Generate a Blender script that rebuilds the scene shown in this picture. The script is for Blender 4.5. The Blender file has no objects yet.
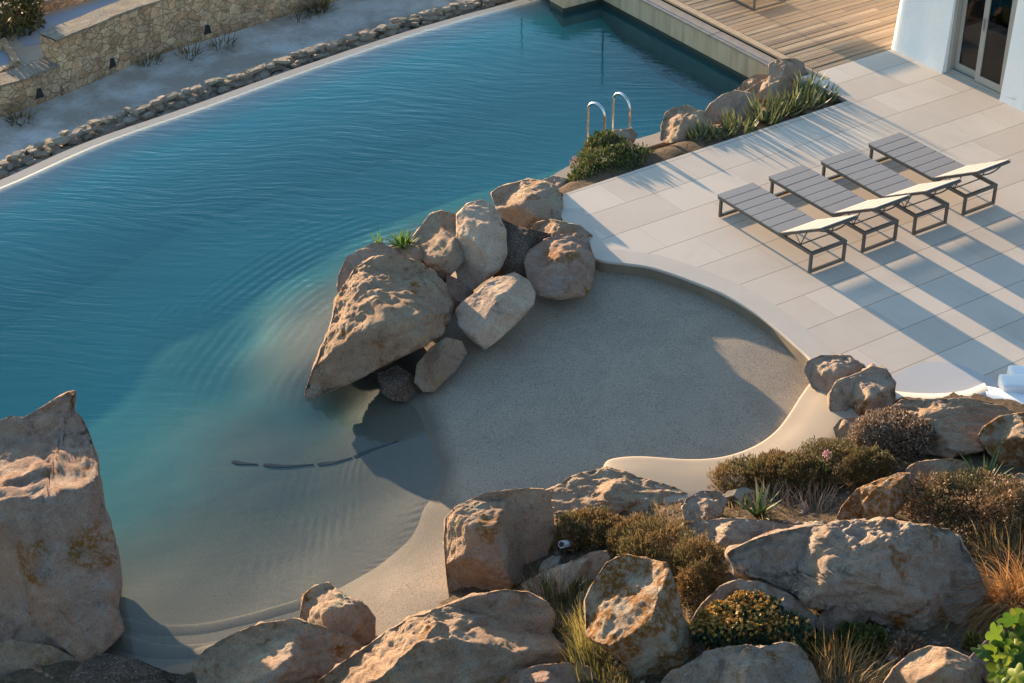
import bpy, bmesh, math, random
import numpy as np
from mathutils import Vector, Matrix

# ------------------------------------------------------------------ camera
SC = bpy.context.scene
COL = SC.collection
RAD = math.radians
FPX, PITCH, YAW, HCAM = 1846.3, 0.566673, 0.591406, 13.2818
CXP, CYP = 512.0, 341.5
sp, cp, sy, cy = math.sin(PITCH), math.cos(PITCH), math.sin(YAW), math.cos(YAW)
FV = np.array([sy * cp, cy * cp, -sp])
RV = np.array([cy, -sy, 0.0])
UV = np.cross(RV, FV)
CAM = np.array([0.0, 0.0, HCAM])
cd = bpy.data.cameras.new("camera")
cam = bpy.data.objects.new("camera", cd)
COL.objects.link(cam)
cd.sensor_fit = 'HORIZONTAL'
cd.sensor_width = 36.0
cd.lens = 36.0 * FPX / 1024.0
cd.clip_start, cd.clip_end = 0.5, 6000.0
cam.matrix_world = Matrix(((RV[0], UV[0], -FV[0], 0), (RV[1], UV[1], -FV[1], 0), (RV[2], UV[2], -FV[2], HCAM), (0, 0, 0, 1)))
SC.camera = cam

# ------------------------------------------------------------------ light
SUN_EL = 6.3
w = bpy.data.worlds.new("World")
SC.world = w
w.use_nodes = True
nt = w.node_tree
nt.nodes.clear()
sky = nt.nodes.new('ShaderNodeTexSky')
sky.sky_type = 'NISHITA'
sky.sun_disc = False
sky.sun_elevation = RAD(SUN_EL)
sky.sun_rotation = RAD(0.0)
sky.altitude = 50
sky.air_density = 1.0
sky.dust_density = 0.4
sky.ozone_density = 1.9
bg = nt.nodes.new('ShaderNodeBackground')
bg.inputs['Strength'].default_value = 0.128
wo = nt.nodes.new('ShaderNodeOutputWorld')
nt.links.new(sky.outputs[0], bg.inputs[0])
nt.links.new(bg.outputs[0], wo.inputs[0])
sd = bpy.data.lights.new("sun", 'SUN')
sd.energy = 4.4
sd.angle = RAD(0.6)
sd.color = (1.0, 0.74, 0.48)
so = bpy.data.objects.new("sun", sd)
COL.objects.link(so)
SUN_AZ = 0.0   # the sun stands over +Y
sdir = Vector((math.sin(RAD(SUN_AZ)) * math.cos(RAD(SUN_EL)), math.cos(RAD(SUN_AZ)) * math.cos(RAD(SUN_EL)), math.sin(RAD(SUN_EL))))
so.rotation_euler = sdir.to_track_quat('Z', 'Y').to_euler()
SC.view_settings.view_transform = 'Standard'
SC.view_settings.look = 'None'
SC.view_settings.exposure = 2.0
SC.view_settings.gamma = 1.0
SC.cycles.max_bounces = 8
SC.cycles.transparent_max_bounces = 12
SC.cycles.use_denoising = True

# ------------------------------------------------------------------ plan helpers
def ray(x, y):
    return FV + RV * ((x - CXP) / FPX) - UV * ((y - CYP) / FPX)

def at(x, y, z=0.0):
    d = ray(x, y)
    return CAM + d * ((z - HCAM) / d[2])

def pix(P):
    d = np.asarray(P, float) - CAM
    z = d @ FV
    return CXP + FPX * (d @ RV) / z, CYP - FPX * (d @ UV) / z

def depth(P):
    return float((np.asarray(P) - CAM) @ FV)

# ------------------------------------------------------------------ numeric noise
def _h(ix, iy, iz, s):
    n = (ix * 374761393 + iy * 668265263 + iz * 2147483647 + s * 1274126177) & 0xffffffff
    n = ((n ^ (n >> 13)) * 1274126177) & 0xffffffff
    n = ((n ^ (n >> 16)) * 2246822519) & 0xffffffff
    return ((n ^ (n >> 15)) & 0xffff) / 65535.0

def vnoise(P, s=0):
    P = np.asarray(P, float)
    I = np.floor(P).astype(np.int64)
    f = P - I
    f = f * f * f * (f * (f * 6 - 15) + 10)
    r = 0
    for a in (0, 1):
        for b in (0, 1):
            for c in (0, 1):
                wgt = (f[:, 0] if a else 1 - f[:, 0]) * (f[:, 1] if b else 1 - f[:, 1]) * (f[:, 2] if c else 1 - f[:, 2])
                r = r + wgt * _h(I[:, 0] + a, I[:, 1] + b, I[:, 2] + c, s)
    return r * 2 - 1

def fbm(P, o=4, s=0, g=0.5):
    P = np.asarray(P, float)
    a, t, r = 1.0, 0.0, 0
    for i in range(o):
        r = r + a * vnoise(P * 2 ** i + 17.3 * i, s + i)
        t += a
        a *= g
    return r / t

def ridged(P, o=3, s=0):
    a, t, r = 1.0, 0.0, 0
    for i in range(o):
        r = r + a * (1 - np.abs(vnoise(P * 2 ** i + 9.1 * i, s + i)) * 2)
        t += a
        a *= .5
    return r / t

def sstep(a, b, x):
    t = np.clip((x - a) / (b - a), 0, 1)
    return t * t * (3 - 2 * t)

# thin plate surface z(x, y)
class Surf:
    def __init__(s, pts, smooth=0.02):
        P = np.array(pts, float)
        s.c = P[:, :2]
        n = len(P)
        K = s.k(np.linalg.norm(s.c[:, None] - s.c[None], axis=2)) + np.eye(n) * smooth
        A = np.zeros((n + 3, n + 3))
        Q = np.c_[np.ones(n), s.c]
        A[:n, :n] = K
        A[:n, n:] = Q
        A[n:, :n] = Q.T
        s.w = np.linalg.solve(A, np.r_[P[:, 2], 0, 0, 0])
    def k(s, r):
        return r * r * np.log(r + 1e-9)
    def __call__(s, xy):
        xy = np.atleast_2d(np.asarray(xy, float))[:, :2]
        r = np.linalg.norm(xy[:, None] - s.c[None], axis=2)
        return s.k(r) @ s.w[:-3] + s.w[-3] + xy @ s.w[-2:]

def PZ(lst):
    return [tuple(at(x, y, z)) for x, y, z in lst]

# ------------------------------------------------------------------ scene helpers
def tag(o, label=None, cat=None, group=None, kind=None):
    if label: o['label'] = label
    if cat: o['category'] = cat
    if group: o['group'] = group
    if kind: o['kind'] = kind
    return o

def empty(name, loc, label, cat, group=None, rz=0):
    o = bpy.data.objects.new(name, None)
    o.empty_display_size = 0.2
    COL.objects.link(o)
    o.location = loc
    o.rotation_euler = (0, 0, rz)
    return tag(o, label, cat, group)

def link(name, me, mat, parent=None, loc=None):
    o = bpy.data.objects.new(name, me)
    COL.objects.link(o)
    if mat is not None:
        for m in (mat if isinstance(mat, (list, tuple)) else [mat]):
            me.materials.append(m)
    if parent: o.parent = parent
    if loc is not None: o.location = loc
    return o

def fast_mesh(name, V, Fc, smooth=False, rnd=None):
    """V (n,3), Fc (m,k) constant polygon size"""
    V = np.ascontiguousarray(V, np.float32)
    Fc = np.ascontiguousarray(Fc, np.int32)
    me = bpy.data.meshes.new(name)
    m, k = Fc.shape
    me.vertices.add(len(V))
    me.vertices.foreach_set('co', V.ravel())
    me.loops.add(m * k)
    me.loops.foreach_set('vertex_index', Fc.ravel())
    me.polygons.add(m)
    me.polygons.foreach_set('loop_start', np.arange(0, m * k, k, dtype=np.int32))
    me.polygons.foreach_set('loop_total', np.full(m, k, np.int32))
    me.polygons.foreach_set('use_smooth', np.full(m, smooth))
    if rnd is not None:
        at_ = me.attributes.new('rnd', 'FLOAT', 'FACE')
        at_.data.foreach_set('value', np.ascontiguousarray(rnd, np.float32))
    me.update(calc_edges=True)
    me.validate()
    return me

def bm_obj(name, bm, mat, parent=None, smooth=False, loc=None):
    bmesh.ops.recalc_face_normals(bm, faces=bm.faces)
    me = bpy.data.meshes.new(name)
    bm.to_mesh(me)
    bm.free()
    if smooth:
        for p in me.polygons: p.use_smooth = True
    return link(name, me, mat, parent, loc)

def box(bm, x0, x1, y0, y1, z0, z1, bev=0.0):
    b2 = bmesh.new() if bev else bm
    v = [b2.verts.new((x, y, z)) for x in (x0, x1) for y in (y0, y1) for z in (z0, z1)]
    for f in ((0, 1, 3, 2), (4, 6, 7, 5), (0, 4, 5, 1), (2, 3, 7, 6), (0, 2, 6, 4), (1, 5, 7, 3)):
        b2.faces.new([v[i] for i in f])
    if bev:
        bmesh.ops.recalc_face_normals(b2, faces=b2.faces)
        bmesh.ops.bevel(b2, geom=list(b2.edges), offset=bev, segments=2, profile=0.7, affect='EDGES')
        merge(bm, b2)

def merge(bm, b2):
    mp = {}
    for v in b2.verts: mp[v] = bm.verts.new(v.co)
    for f in b2.faces:
        try: bm.faces.new([mp[v] for v in f.verts])
        except ValueError: pass
    b2.free()

def bar(bm, p, q, wx, wz, up=(0, 0, 1)):
    """square bar from p to q"""
    p, q = Vector(p), Vector(q)
    d = (q - p).normalized()
    u = Vector(up)
    if abs(d.dot(u)) > .95: u = Vector((0, 1, 0))
    s = d.cross(u).normalized()
    u = s.cross(d).normalized()
    v = []
    for e in (p, q):
        for a, b in ((-1, -1), (1, -1), (1, 1), (-1, 1)):
            v.append(bm.verts.new(e + s * a * wx / 2 + u * b * wz / 2))
    for i in range(4):
        j = (i + 1) % 4
        bm.faces.new((v[i], v[j], v[4 + j], v[4 + i]))
    bm.faces.new(v[:4][::-1])
    bm.faces.new(v[4:])

def tube(bm, pts, r, n=8, cap=True):
    pts = [Vector(p) for p in pts]
    rr = r if isinstance(r, (list, tuple)) else [r] * len(pts)
    rings = []
    d0 = (pts[1] - pts[0]).normalized()
    u = d0.orthogonal().normalized()
    for i, p in enumerate(pts):
        d = (pts[min(i + 1, len(pts) - 1)] - pts[max(i - 1, 0)]).normalized()
        u = (u - d * u.dot(d)).normalized()
        s = d.cross(u)
        rings.append([bm.verts.new(p + (u * math.cos(6.28319 * k / n) + s * math.sin(6.28319 * k / n)) * rr[i]) for k in range(n)])
    for a, b in zip(rings, rings[1:]):
        for k in range(n):
            bm.faces.new((a[k], a[(k + 1) % n], b[(k + 1) % n], b[k]))
    if cap:
        bm.faces.new(rings[0][::-1])
        bm.faces.new(rings[-1])

def crom(P, n, closed=False):
    """Catmull-Rom through points, n samples evenly along the arc"""
    P = np.array(P, float)
    Q = np.vstack([2 * P[0] - P[1], P, 2 * P[-1] - P[-2]])
    out = []
    for i in range(1, len(Q) - 2):
        for t in np.linspace(0, 1, 24, endpoint=False):
            a, b, c, d = Q[i - 1], Q[i], Q[i + 1], Q[i + 2]
            out.append(.5 * (2 * b + (c - a) * t + (2 * a - 5 * b + 4 * c - d) * t * t + (3 * b - a - 3 * c + d) * t ** 3))
    out.append(P[-1])
    out = np.array(out)
    s = np.r_[0, np.cumsum(np.linalg.norm(np.diff(out, axis=0), axis=1))]
    u = np.linspace(0, s[-1], n)
    return np.c_[[np.interp(u, s, out[:, k]) for k in range(out.shape[1])]].T

def loft(lines, smooth=True):
    """quads between polylines of equal sample count"""
    L = np.array(lines)
    m, n, _ = L.shape
    idx = np.arange(m * n).reshape(m, n)
    Fc = np.stack([idx[:-1, :-1], idx[:-1, 1:], idx[1:, 1:], idx[1:, :-1]], -1).reshape(-1, 4)
    return L.reshape(-1, 3), Fc

def grid_obj(name, x0, x1, y0, y1, res, zf, mat, keep=None):
    xs = np.arange(x0, x1 + 1e-6, res)
    ys = np.arange(y0, y1 + 1e-6, res)
    X, Y = np.meshgrid(xs, ys)
    XY = np.c_[X.ravel(), Y.ravel()]
    Z = np.concatenate([zf(c) for c in np.array_split(XY, max(1, len(XY) // 20000))])
    n = len(xs)
    idx = np.arange(len(XY)).reshape(len(ys), n)
    Fc = np.stack([idx[:-1, :-1], idx[:-1, 1:], idx[1:, 1:], idx[1:, :-1]], -1).reshape(-1, 4)
    if keep is not None:
        k = keep(XY)
        Fc = Fc[k[Fc].any(1)]
    return link(name, fast_mesh(name, np.c_[XY, Z], Fc, True), mat)

def inpoly(XY, poly):
    poly = np.array(poly)[:, :2]
    x, y = XY[:, 0], XY[:, 1]
    r = np.zeros(len(XY), bool)
    for (x1, y1), (x2, y2) in zip(poly, np.roll(poly, -1, 0)):
        c = (y1 > y) != (y2 > y)
        r ^= c & (x < (x2 - x1) * (y - y1) / (y2 - y1 + 1e-12) + x1)
    return r

# ------------------------------------------------------------------ materials
class MB:
    def __init__(s, name):
        s.m = bpy.data.materials.new(name)
        s.m.use_nodes = True
        s.t = s.m.node_tree
        s.t.nodes.clear()
        s.out = s.t.nodes.new('ShaderNodeOutputMaterial')
        s._co = None
    def n(s, typ, **kw):
        nd = s.t.nodes.new('ShaderNode' + typ)
        for k, v in kw.items():
            if k.startswith('_'): setattr(nd, k[1:], v)
            else: s.set(nd, k, v)
        return nd
    def set(s, nd, k, v):
        i = nd.inputs[int(k[1:])] if k[0] == 'i' and k[1:].isdigit() else nd.inputs[k.replace('_', ' ')]
        if hasattr(v, 'node') or isinstance(v, bpy.types.NodeSocket): s.t.links.new(v, i)
        elif isinstance(v, tuple) and len(v) == 3 and i.type == 'RGBA': i.default_value = (*v, 1)
        else: i.default_value = v
    def co(s, rand=True):
        if s._co is None:
            c = s.n('TexCoord').outputs['Object']
            if rand:
                r = s.n('ObjectInfo').outputs['Random']
                v = s.n('VectorMath', _operation='SCALE', i0=(31.0, 17.0, 23.0), Scale=r)
                c = s.n('VectorMath', _operation='ADD', i0=c, i1=v.outputs[0]).outputs[0]
            s._co = c
        return s._co
    def noise(s, scale, detail=4, rough=.55, vec=None, dist=0.0):
        return s.n('TexNoise', Vector=vec if vec is not None else s.co(), Scale=scale, Detail=detail, Roughness=rough, Distortion=dist).outputs['Fac']
    def ramp(s, fac, stops, interp='LINEAR'):
        r = s.n('ValToRGB', Fac=fac)
        r.color_ramp.interpolation = interp
        e = r.color_ramp.elements
        while len(e) < len(stops): e.new(.5)
        for el, (p, c) in zip(e, stops):
            el.position = p
            el.color = (*c, 1) if isinstance(c, tuple) else (c, c, c, 1)
        return r.outputs[0]
    def mix(s, fac, a, b, blend='MIX'):
        m = s.n('Mix', _data_type='RGBA', _blend_type=blend)
        for i, v in ((0, fac), (6, a), (7, b)):
            if isinstance(v, bpy.types.NodeSocket): s.t.links.new(v, m.inputs[i])
            else: m.inputs[i].default_value = (*v, 1) if isinstance(v, tuple) else v
        return m.outputs[2]
    def math(s, op, a, b=0.0, c=0.0):
        return s.n('Math', _operation=op, i0=a, i1=b, i2=c).outputs[0]
    def bump(s, h, strength, dist, nrm=None):
        b = s.n('Bump', Height=h, Strength=strength, Distance=dist)
        if nrm is not None: s.t.links.new(nrm, b.inputs['Normal'])
        return b.outputs[0]
    def pbsdf(s, col, rough=.85, nrm=None, metal=0.0, spec=.3, **kw):
        b = s.n('BsdfPrincipled')
        s.set(b, 'Base Color', col)
        s.set(b, 'Roughness', rough)
        s.set(b, 'Metallic', metal)
        s.set(b, 'Specular IOR Level', spec)
        if nrm is not None: s.set(b, 'Normal', nrm)
        for k, v in kw.items(): s.set(b, k, v)
        return b.outputs[0]
    def done(s, sh):
        s.t.links.new(sh, s.out.inputs['Surface'])
        return s.m

def mat_plain(name, col, rough=.6, metal=0.0, var=.12, sc=6.0, bump=0.0, spec=.3):
    m = MB(name)
    f = m.noise(sc, 5)
    c = m.mix(f, tuple(x * (1 - var) for x in col), tuple(min(1, x * (1 + var)) for x in col))
    nr = m.bump(m.noise(sc * 6, 4), bump, .01) if bump else None
    return m.done(m.pbsdf(c, rough, nr, metal, spec))

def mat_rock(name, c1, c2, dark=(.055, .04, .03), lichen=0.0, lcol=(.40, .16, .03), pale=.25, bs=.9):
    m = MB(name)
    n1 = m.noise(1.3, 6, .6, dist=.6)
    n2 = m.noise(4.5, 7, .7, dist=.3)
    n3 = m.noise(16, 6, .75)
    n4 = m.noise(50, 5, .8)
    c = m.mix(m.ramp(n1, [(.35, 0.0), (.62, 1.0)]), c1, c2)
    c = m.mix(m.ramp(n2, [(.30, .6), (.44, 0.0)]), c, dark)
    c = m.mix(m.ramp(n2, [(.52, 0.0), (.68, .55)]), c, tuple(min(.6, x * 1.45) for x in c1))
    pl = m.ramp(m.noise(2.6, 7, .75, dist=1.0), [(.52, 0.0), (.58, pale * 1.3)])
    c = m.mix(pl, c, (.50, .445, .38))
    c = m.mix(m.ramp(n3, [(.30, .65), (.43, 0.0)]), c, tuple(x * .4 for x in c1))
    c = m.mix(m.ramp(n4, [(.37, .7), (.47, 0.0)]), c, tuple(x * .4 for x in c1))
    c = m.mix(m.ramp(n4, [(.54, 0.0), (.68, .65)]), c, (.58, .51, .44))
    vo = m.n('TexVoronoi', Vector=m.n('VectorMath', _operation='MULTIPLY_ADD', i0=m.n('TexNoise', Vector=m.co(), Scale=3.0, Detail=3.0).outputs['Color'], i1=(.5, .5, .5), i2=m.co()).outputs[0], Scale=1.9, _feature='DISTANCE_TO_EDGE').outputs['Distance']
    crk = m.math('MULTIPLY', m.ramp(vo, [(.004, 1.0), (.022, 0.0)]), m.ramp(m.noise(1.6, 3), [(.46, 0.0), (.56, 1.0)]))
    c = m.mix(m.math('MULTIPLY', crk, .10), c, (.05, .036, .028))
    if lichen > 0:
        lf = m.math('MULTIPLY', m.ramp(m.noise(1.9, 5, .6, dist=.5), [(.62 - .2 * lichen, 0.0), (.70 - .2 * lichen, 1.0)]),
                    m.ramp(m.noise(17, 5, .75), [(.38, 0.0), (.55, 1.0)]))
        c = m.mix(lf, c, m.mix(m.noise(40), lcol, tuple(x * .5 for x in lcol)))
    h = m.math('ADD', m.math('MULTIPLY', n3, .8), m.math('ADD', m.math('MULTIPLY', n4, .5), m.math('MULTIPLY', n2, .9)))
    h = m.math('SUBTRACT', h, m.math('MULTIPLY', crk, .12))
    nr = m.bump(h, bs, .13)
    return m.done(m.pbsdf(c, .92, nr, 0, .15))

def mat_leaf(name, stops, trans=.25, rough=.6, spec=.25, patch=None):
    m = MB(name)
    f = m.n('Attribute', _attribute_name='rnd').outputs['Fac']
    c = m.ramp(f, stops)
    if patch:
        c = m.mix(m.ramp(m.noise(patch[0], 3), [(.42, 0.0), (.62, 1.0)]), c, m.mix(f, patch[1], patch[2]))
    d = m.pbsdf(c, rough, None, 0, spec)
    if trans:
        tr = m.n('BsdfTranslucent', Color=c).outputs[0]
        x = m.n('MixShader', Fac=trans)
        m.t.links.new(d, x.inputs[1])
        m.t.links.new(tr, x.inputs[2])
        d = x.outputs[0]
    return m.done(d)

# rocks
ROCK = {
    'tan': mat_rock('tan_rock', (.61, .42, .28), (.51, .335, .22), lichen=.2),
    'brown': mat_rock('brown_rock', (.56, .36, .23), (.46, .29, .185), lichen=.15, pale=.25),
    'grey': mat_rock('grey_rock', (.60, .43, .315), (.49, .345, .25), lichen=.25, pale=.4),
    'lichen': mat_rock('lichen_rock', (.62, .46, .325), (.53, .38, .255), lichen=1.0, pale=.35),
    'pink': mat_rock('pink_rock', (.55, .335, .235), (.44, .27, .19), lichen=.25, pale=.35),
    'smooth': mat_rock('smooth_rock', (.54, .38, .27), (.45, .31, .22), lichen=0.0, pale=.2, bs=.6),
    'wet': mat_rock('wet_shaded_rock', (.10, .065, .045), (.075, .05, .037), lichen=0.0, pale=.05, bs=.5),  # wet stones, and pile stones with shade put into their dark colour
}

# sand render of the beach and pool
m = MB('pebble_render')
n1, n2, n3 = m.noise(.6, 5), m.noise(42, 4, .75), m.noise(95, 3, .7)
c = m.mix(n1, (.295, .235, .175), (.35, .283, .212))
c = m.mix(m.ramp(m.noise(1.3, 6, .65, dist=.8), [(.44, 0.0), (.66, .5)]), c, (.20, .165, .125))
c = m.mix(m.ramp(n2, [(.36, .75), (.5, 0.0)]), c, (.11, .092, .075))
c = m.mix(m.ramp(n3, [(.56, 0.0), (.68, .8)]), c, (.56, .5, .42))
# a damp band along the waterline
sx = m.n('SeparateXYZ', Vector=m.n('TexCoord').outputs['Object'])
zz = m.math('ADD', sx.outputs[2], m.math('MULTIPLY', m.noise(1.7, 4), .05))
damp = m.ramp(m.n('MapRange', Value=zz, i1=-.62, i2=-.46).outputs[0], [(0, 1.0), (.45, 1.0), (.8, 0.0)])
c = m.mix(m.math('MULTIPLY', damp, .78), c, (.09, .077, .056))
# water's depth tint put into the floor colour: sand turns teal lower down
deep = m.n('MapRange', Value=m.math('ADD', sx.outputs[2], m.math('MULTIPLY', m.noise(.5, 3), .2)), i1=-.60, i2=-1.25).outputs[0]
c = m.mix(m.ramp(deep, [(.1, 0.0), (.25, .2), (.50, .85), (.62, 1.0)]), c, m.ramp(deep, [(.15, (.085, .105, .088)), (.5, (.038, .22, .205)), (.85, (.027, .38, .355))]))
BEACH = m.done(m.pbsdf(c, m.ramp(damp, [(0, .9), (1, .55)]), m.bump(n2, .35, .01), 0, .25))

# terrace paving
m = MB('stone_paving')
tc = m.n('TexCoord').outputs['Object']
m._co = tc
sx = m.n('SeparateXYZ', Vector=tc)
band = m.math('DIVIDE', m.math('SUBTRACT', sx.outputs[1], 19.6164 - .71159 * 40), .71159)
fr = m.math('FRACT', band)
row = m.math('FLOOR', band)
jy = m.math('LESS_THAN', fr, .018)
xs = m.math('DIVIDE', m.math('ADD', sx.outputs[0], m.math('MULTIPLY', m.math('FRACT', m.math('MULTIPLY', row, .381)), 1.42)), 1.42)
jx = m.math('LESS_THAN', m.math('FRACT', xs), .004)
wn = m.n('TexWhiteNoise', _noise_dimensions='2D', Vector=m.n('CombineXYZ', X=m.math('FLOOR', xs), Y=row).outputs[0]).outputs[0]
c = m.mix(wn, (.52, .432, .352), (.635, .545, .452))
c = m.mix(m.ramp(m.noise(1.1, 6, .6), [(.35, 0.0), (.7, .4)]), c, (.62, .545, .46))
c = m.mix(m.ramp(m.noise(.55, 6, .65, dist=.6), [(.5, 0.0), (.68, .35)]), c, (.42, .37, .32))
c = m.mix(m.ramp(m.noise(120, 3, .7), [(.5, 0.0), (.7, .25)]), c, (.38, .34, .30))
j = m.math('MAXIMUM', jy, m.math('MULTIPLY', jx, .55))
c = m.mix(m.math('MULTIPLY', j, .8), c, (.15, .135, .12))
PAVING = m.done(m.pbsdf(c, .75, m.bump(m.math('ADD', m.math('MULTIPLY', j, -1.0), m.math('MULTIPLY', m.noise(60, 4), .25)), .35, .006), 0, .3))
COPING = mat_plain('smooth_cement', (.50, .44, .375), .8, var=.1, sc=3, bump=.12)
PATCH = mat_plain('grey_cement', (.47, .46, .45), .8, var=.05, sc=2, bump=.08)
PLASTER = mat_plain('white_plaster', (.86, .85, .83), .85, var=.035, sc=2.2, bump=.25)
CONCRETE = None
m = MB('stained_concrete')
n1 = m.noise(1.5, 6, .6)
st = m.n('TexNoise', Vector=m.n('Mapping', Vector=m.co(False), Scale=(9, 9, .8)).outputs[0], Scale=1.0, Detail=5.0).outputs['Fac']
c = m.mix(n1, (.44, .35, .23), (.56, .45, .31))
c = m.mix(m.ramp(st, [(.4, 0.0), (.65, .6)]), c, (.30, .225, .14))
CONCRETE = m.done(m.pbsdf(c, .85, m.bump(n1, .2, .02), 0, .2))

# weathered deck boards
m = MB('weathered_boards')
tc = m.n('TexCoord').outputs['Object']
sx = m.n('SeparateXYZ', Vector=tc)
row = m.math('FLOOR', m.math('DIVIDE', sx.outputs[1], .145))
seg = m.math('FLOOR', m.math('DIVIDE', m.math('ADD', sx.outputs[0], m.math('MULTIPLY', m.math('FRACT', m.math('MULTIPLY', row, .617)), 2.4)), 2.4))
wn = m.n('TexWhiteNoise', _noise_dimensions='2D', Vector=m.n('CombineXYZ', X=seg, Y=row).outputs[0]).outputs[0]
c = m.ramp(wn, [(0, (.27, .195, .13)), (.3, (.42, .30, .185)), (.6, (.20, .15, .11)), (1, (.48, .36, .24))])
gr = m.n('TexNoise', Vector=m.n('Mapping', Vector=tc, Scale=(1.2, 45, 45)).outputs[0], Scale=1.0, Detail=5.0).outputs['Fac']
c = m.mix(m.ramp(gr, [(.35, .6), (.6, 0.0)]), c, (.19, .14, .1))
DECK = m.done(m.pbsdf(c, .8, m.bump(gr, .3, .006), 0, .2))
DARKWOOD = mat_plain('dark_joist', (.06, .045, .035), .9)

# water : clear body with absorption
m = MB('pool_water')
tc = m.n('TexCoord').outputs['Object']
ang = math.atan2(RV[1], RV[0]) - RAD(5)
mp = m.n('Mapping', Vector=tc, Rotation=(0, 0, -ang))
mp.vector_type = 'POINT'
warp = m.n('TexNoise', Vector=mp.outputs[0], Scale=.22, Detail=2.0).outputs['Color']
pv = m.n('VectorMath', _operation='MULTIPLY_ADD', i0=warp, i1=(1.6, 1.6, 0), i2=mp.outputs[0]).outputs[0]
w1 = m.n('TexNoise', Vector=m.n('VectorMath', _operation='MULTIPLY', i0=pv, i1=(1.5, 8.5, 1)).outputs[0], Scale=1.0, Detail=3.0, Roughness=.45).outputs['Fac']
w2 = m.n('TexNoise', Vector=m.n('VectorMath', _operation='MULTIPLY', i0=pv, i1=(4.0, 19, 1)).outputs[0], Scale=1.0, Detail=2.0, Roughness=.5).outputs['Fac']
sx = m.n('SeparateXYZ', Vector=tc)
# calmer in the shallow beach corner
calm = m.n('MapRange', Value=m.math('ADD', m.math('MULTIPLY', sx.outputs[1], 1.0), m.math('MULTIPLY', sx.outputs[0], -.25)), i1=13.5, i2=24.0, i3=.22, i4=1.0).outputs[0]
patchy = m.n('MapRange', Value=m.n('TexNoise', Vector=mp.outputs[0], Scale=.35, Detail=2.0).outputs['Fac'], i1=.35, i2=.65, i3=.55, i4=1.35).outputs[0]
hh = m.math('MULTIPLY', m.math('ADD', m.math('MULTIPLY', w1, 1.0), m.math('MULTIPLY', w2, .28)), m.math('MULTIPLY', calm, patchy))
# rings of small ripples that run in to the beach
bc = at(560, 395, -.6)
dd = m.n('VectorMath', _operation='DISTANCE', i0=m.n('VectorMath', _operation='MULTIPLY_ADD', i0=warp, i1=(.9, .9, 0), i2=tc).outputs[0], i1=(bc[0] + .45, bc[1] + .45, -.6)).outputs['Value']
ring = m.math('MULTIPLY', m.math('SINE', m.math('MULTIPLY', dd, 40.0)), m.ramp(m.n('TexNoise', Vector=tc, Scale=1.1, Detail=2.0).outputs['Fac'], [(.42, 0.0), (.58, 1.0)]))
ring = m.math('MULTIPLY', ring, m.ramp(m.n('MapRange', Value=dd, i1=2.2, i2=6.5).outputs[0], [(0, 0.0), (.2, 1.0), (.6, 1.0), (1, 0.0)]))
hh = m.math('ADD', hh, m.math('MULTIPLY', ring, .22))
nr = m.bump(hh, 1.0, .0125)
cosi = m.math('ABSOLUTE', m.n('VectorMath', _operation='DOT_PRODUCT', i0=m.n('NewGeometry').outputs['Incoming'], i1=nr).outputs['Value'])
fr = m.math('MULTIPLY_ADD', m.math('POWER', m.math('SUBTRACT', 1.0, cosi), 5.0), .98, .02)
gl = m.n('BsdfGlossy', Color=(.72, .86, .9), Roughness=.03, Normal=nr)
tr = m.n('BsdfTransparent', Color=(.93, .95, .95))
mx = m.n('MixShader', Fac=fr)
m.t.links.new(tr.outputs[0], mx.inputs[1])
m.t.links.new(gl.outputs[0], mx.inputs[2])
va = m.n('VolumeAbsorption', Color=(.28, .47, .50), Density=.40)
m.t.links.new(va.outputs[0], m.out.inputs['Volume'])
WATER = m.done(mx.outputs[0])

# metals, fabrics, glass
FRAME = mat_plain('bronze_grey_metal', (.13, .115, .10), .45, metal=.3, var=.1, sc=20)
SLING = mat_plain('grey_sling_fabric', (.27, .26, .255), .8, var=.08, sc=40, bump=.2)
STEEL = mat_plain('polished_steel', (.60, .61, .62), .25, metal=1.0, var=.05)
DOORF = mat_plain('grey_door_paint', (.36, .33, .29), .55, var=.05)
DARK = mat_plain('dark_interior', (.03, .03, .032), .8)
BRONZE = mat_plain('bronze_lamp', (.25, .18, .10), .4, metal=.6)
CURTAIN = mat_plain('curtain_cloth', (.70, .70, .56), .85, sc=3)
m = MB('window_glass')
gl = m.n('BsdfGlossy', Color=(1, 1, 1), Roughness=.02)
tr = m.n('BsdfTransparent', Color=(.72, .8, .78))
mx = m.n('MixShader', Fac=m.n('Fresnel', IOR=1.5).outputs[0])
m.t.links.new(tr.outputs[0], mx.inputs[1])
m.t.links.new(gl.outputs[0], mx.inputs[2])
GLASS = m.done(mx.outputs[0])

# ground of the hillside
m = MB('dry_soil')
n1, n2, n3 = m.noise(1.2, 6), m.noise(14, 5, .7), m.noise(60, 4, .7)
c = m.mix(n1, (.10, .068, .042), (.17, .12, .078))
c = m.mix(m.ramp(n2, [(.42, 0.0), (.62, .8)]), c, (.05, .04, .028))
c = m.mix(m.ramp(n3, [(.57, 0.0), (.66, .8)]), c, (.30, .235, .165))
SOIL = m.done(m.pbsdf(c, .95, m.bump(m.math('ADD', n2, m.math('MULTIPLY', n3, .5)), .8, .05), 0, .1))
m = MB('far_ground')
n1, n2 = m.noise(.8, 6), m.noise(9, 5, .7)
c = m.mix(n1, (.20, .165, .13), (.27, .23, .185))
c = m.mix(m.ramp(n2, [(.5, 0.0), (.65, .6)]), c, (.11, .095, .06))
FARSOIL = m.done(m.pbsdf(c, .95, m.bump(n2, .5, .05), 0, .1))
m = MB('pale_path')
n1, n2 = m.noise(.9, 6, .65), m.noise(12, 5, .7)
c = m.mix(m.ramp(n1, [(.40, 0.0), (.60, 1.0)]), (.56, .52, .47), (.36, .30, .24))
c = m.mix(m.ramp(n2, [(.55, 0.0), (.7, .5)]), c, (.26, .22, .18))
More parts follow.
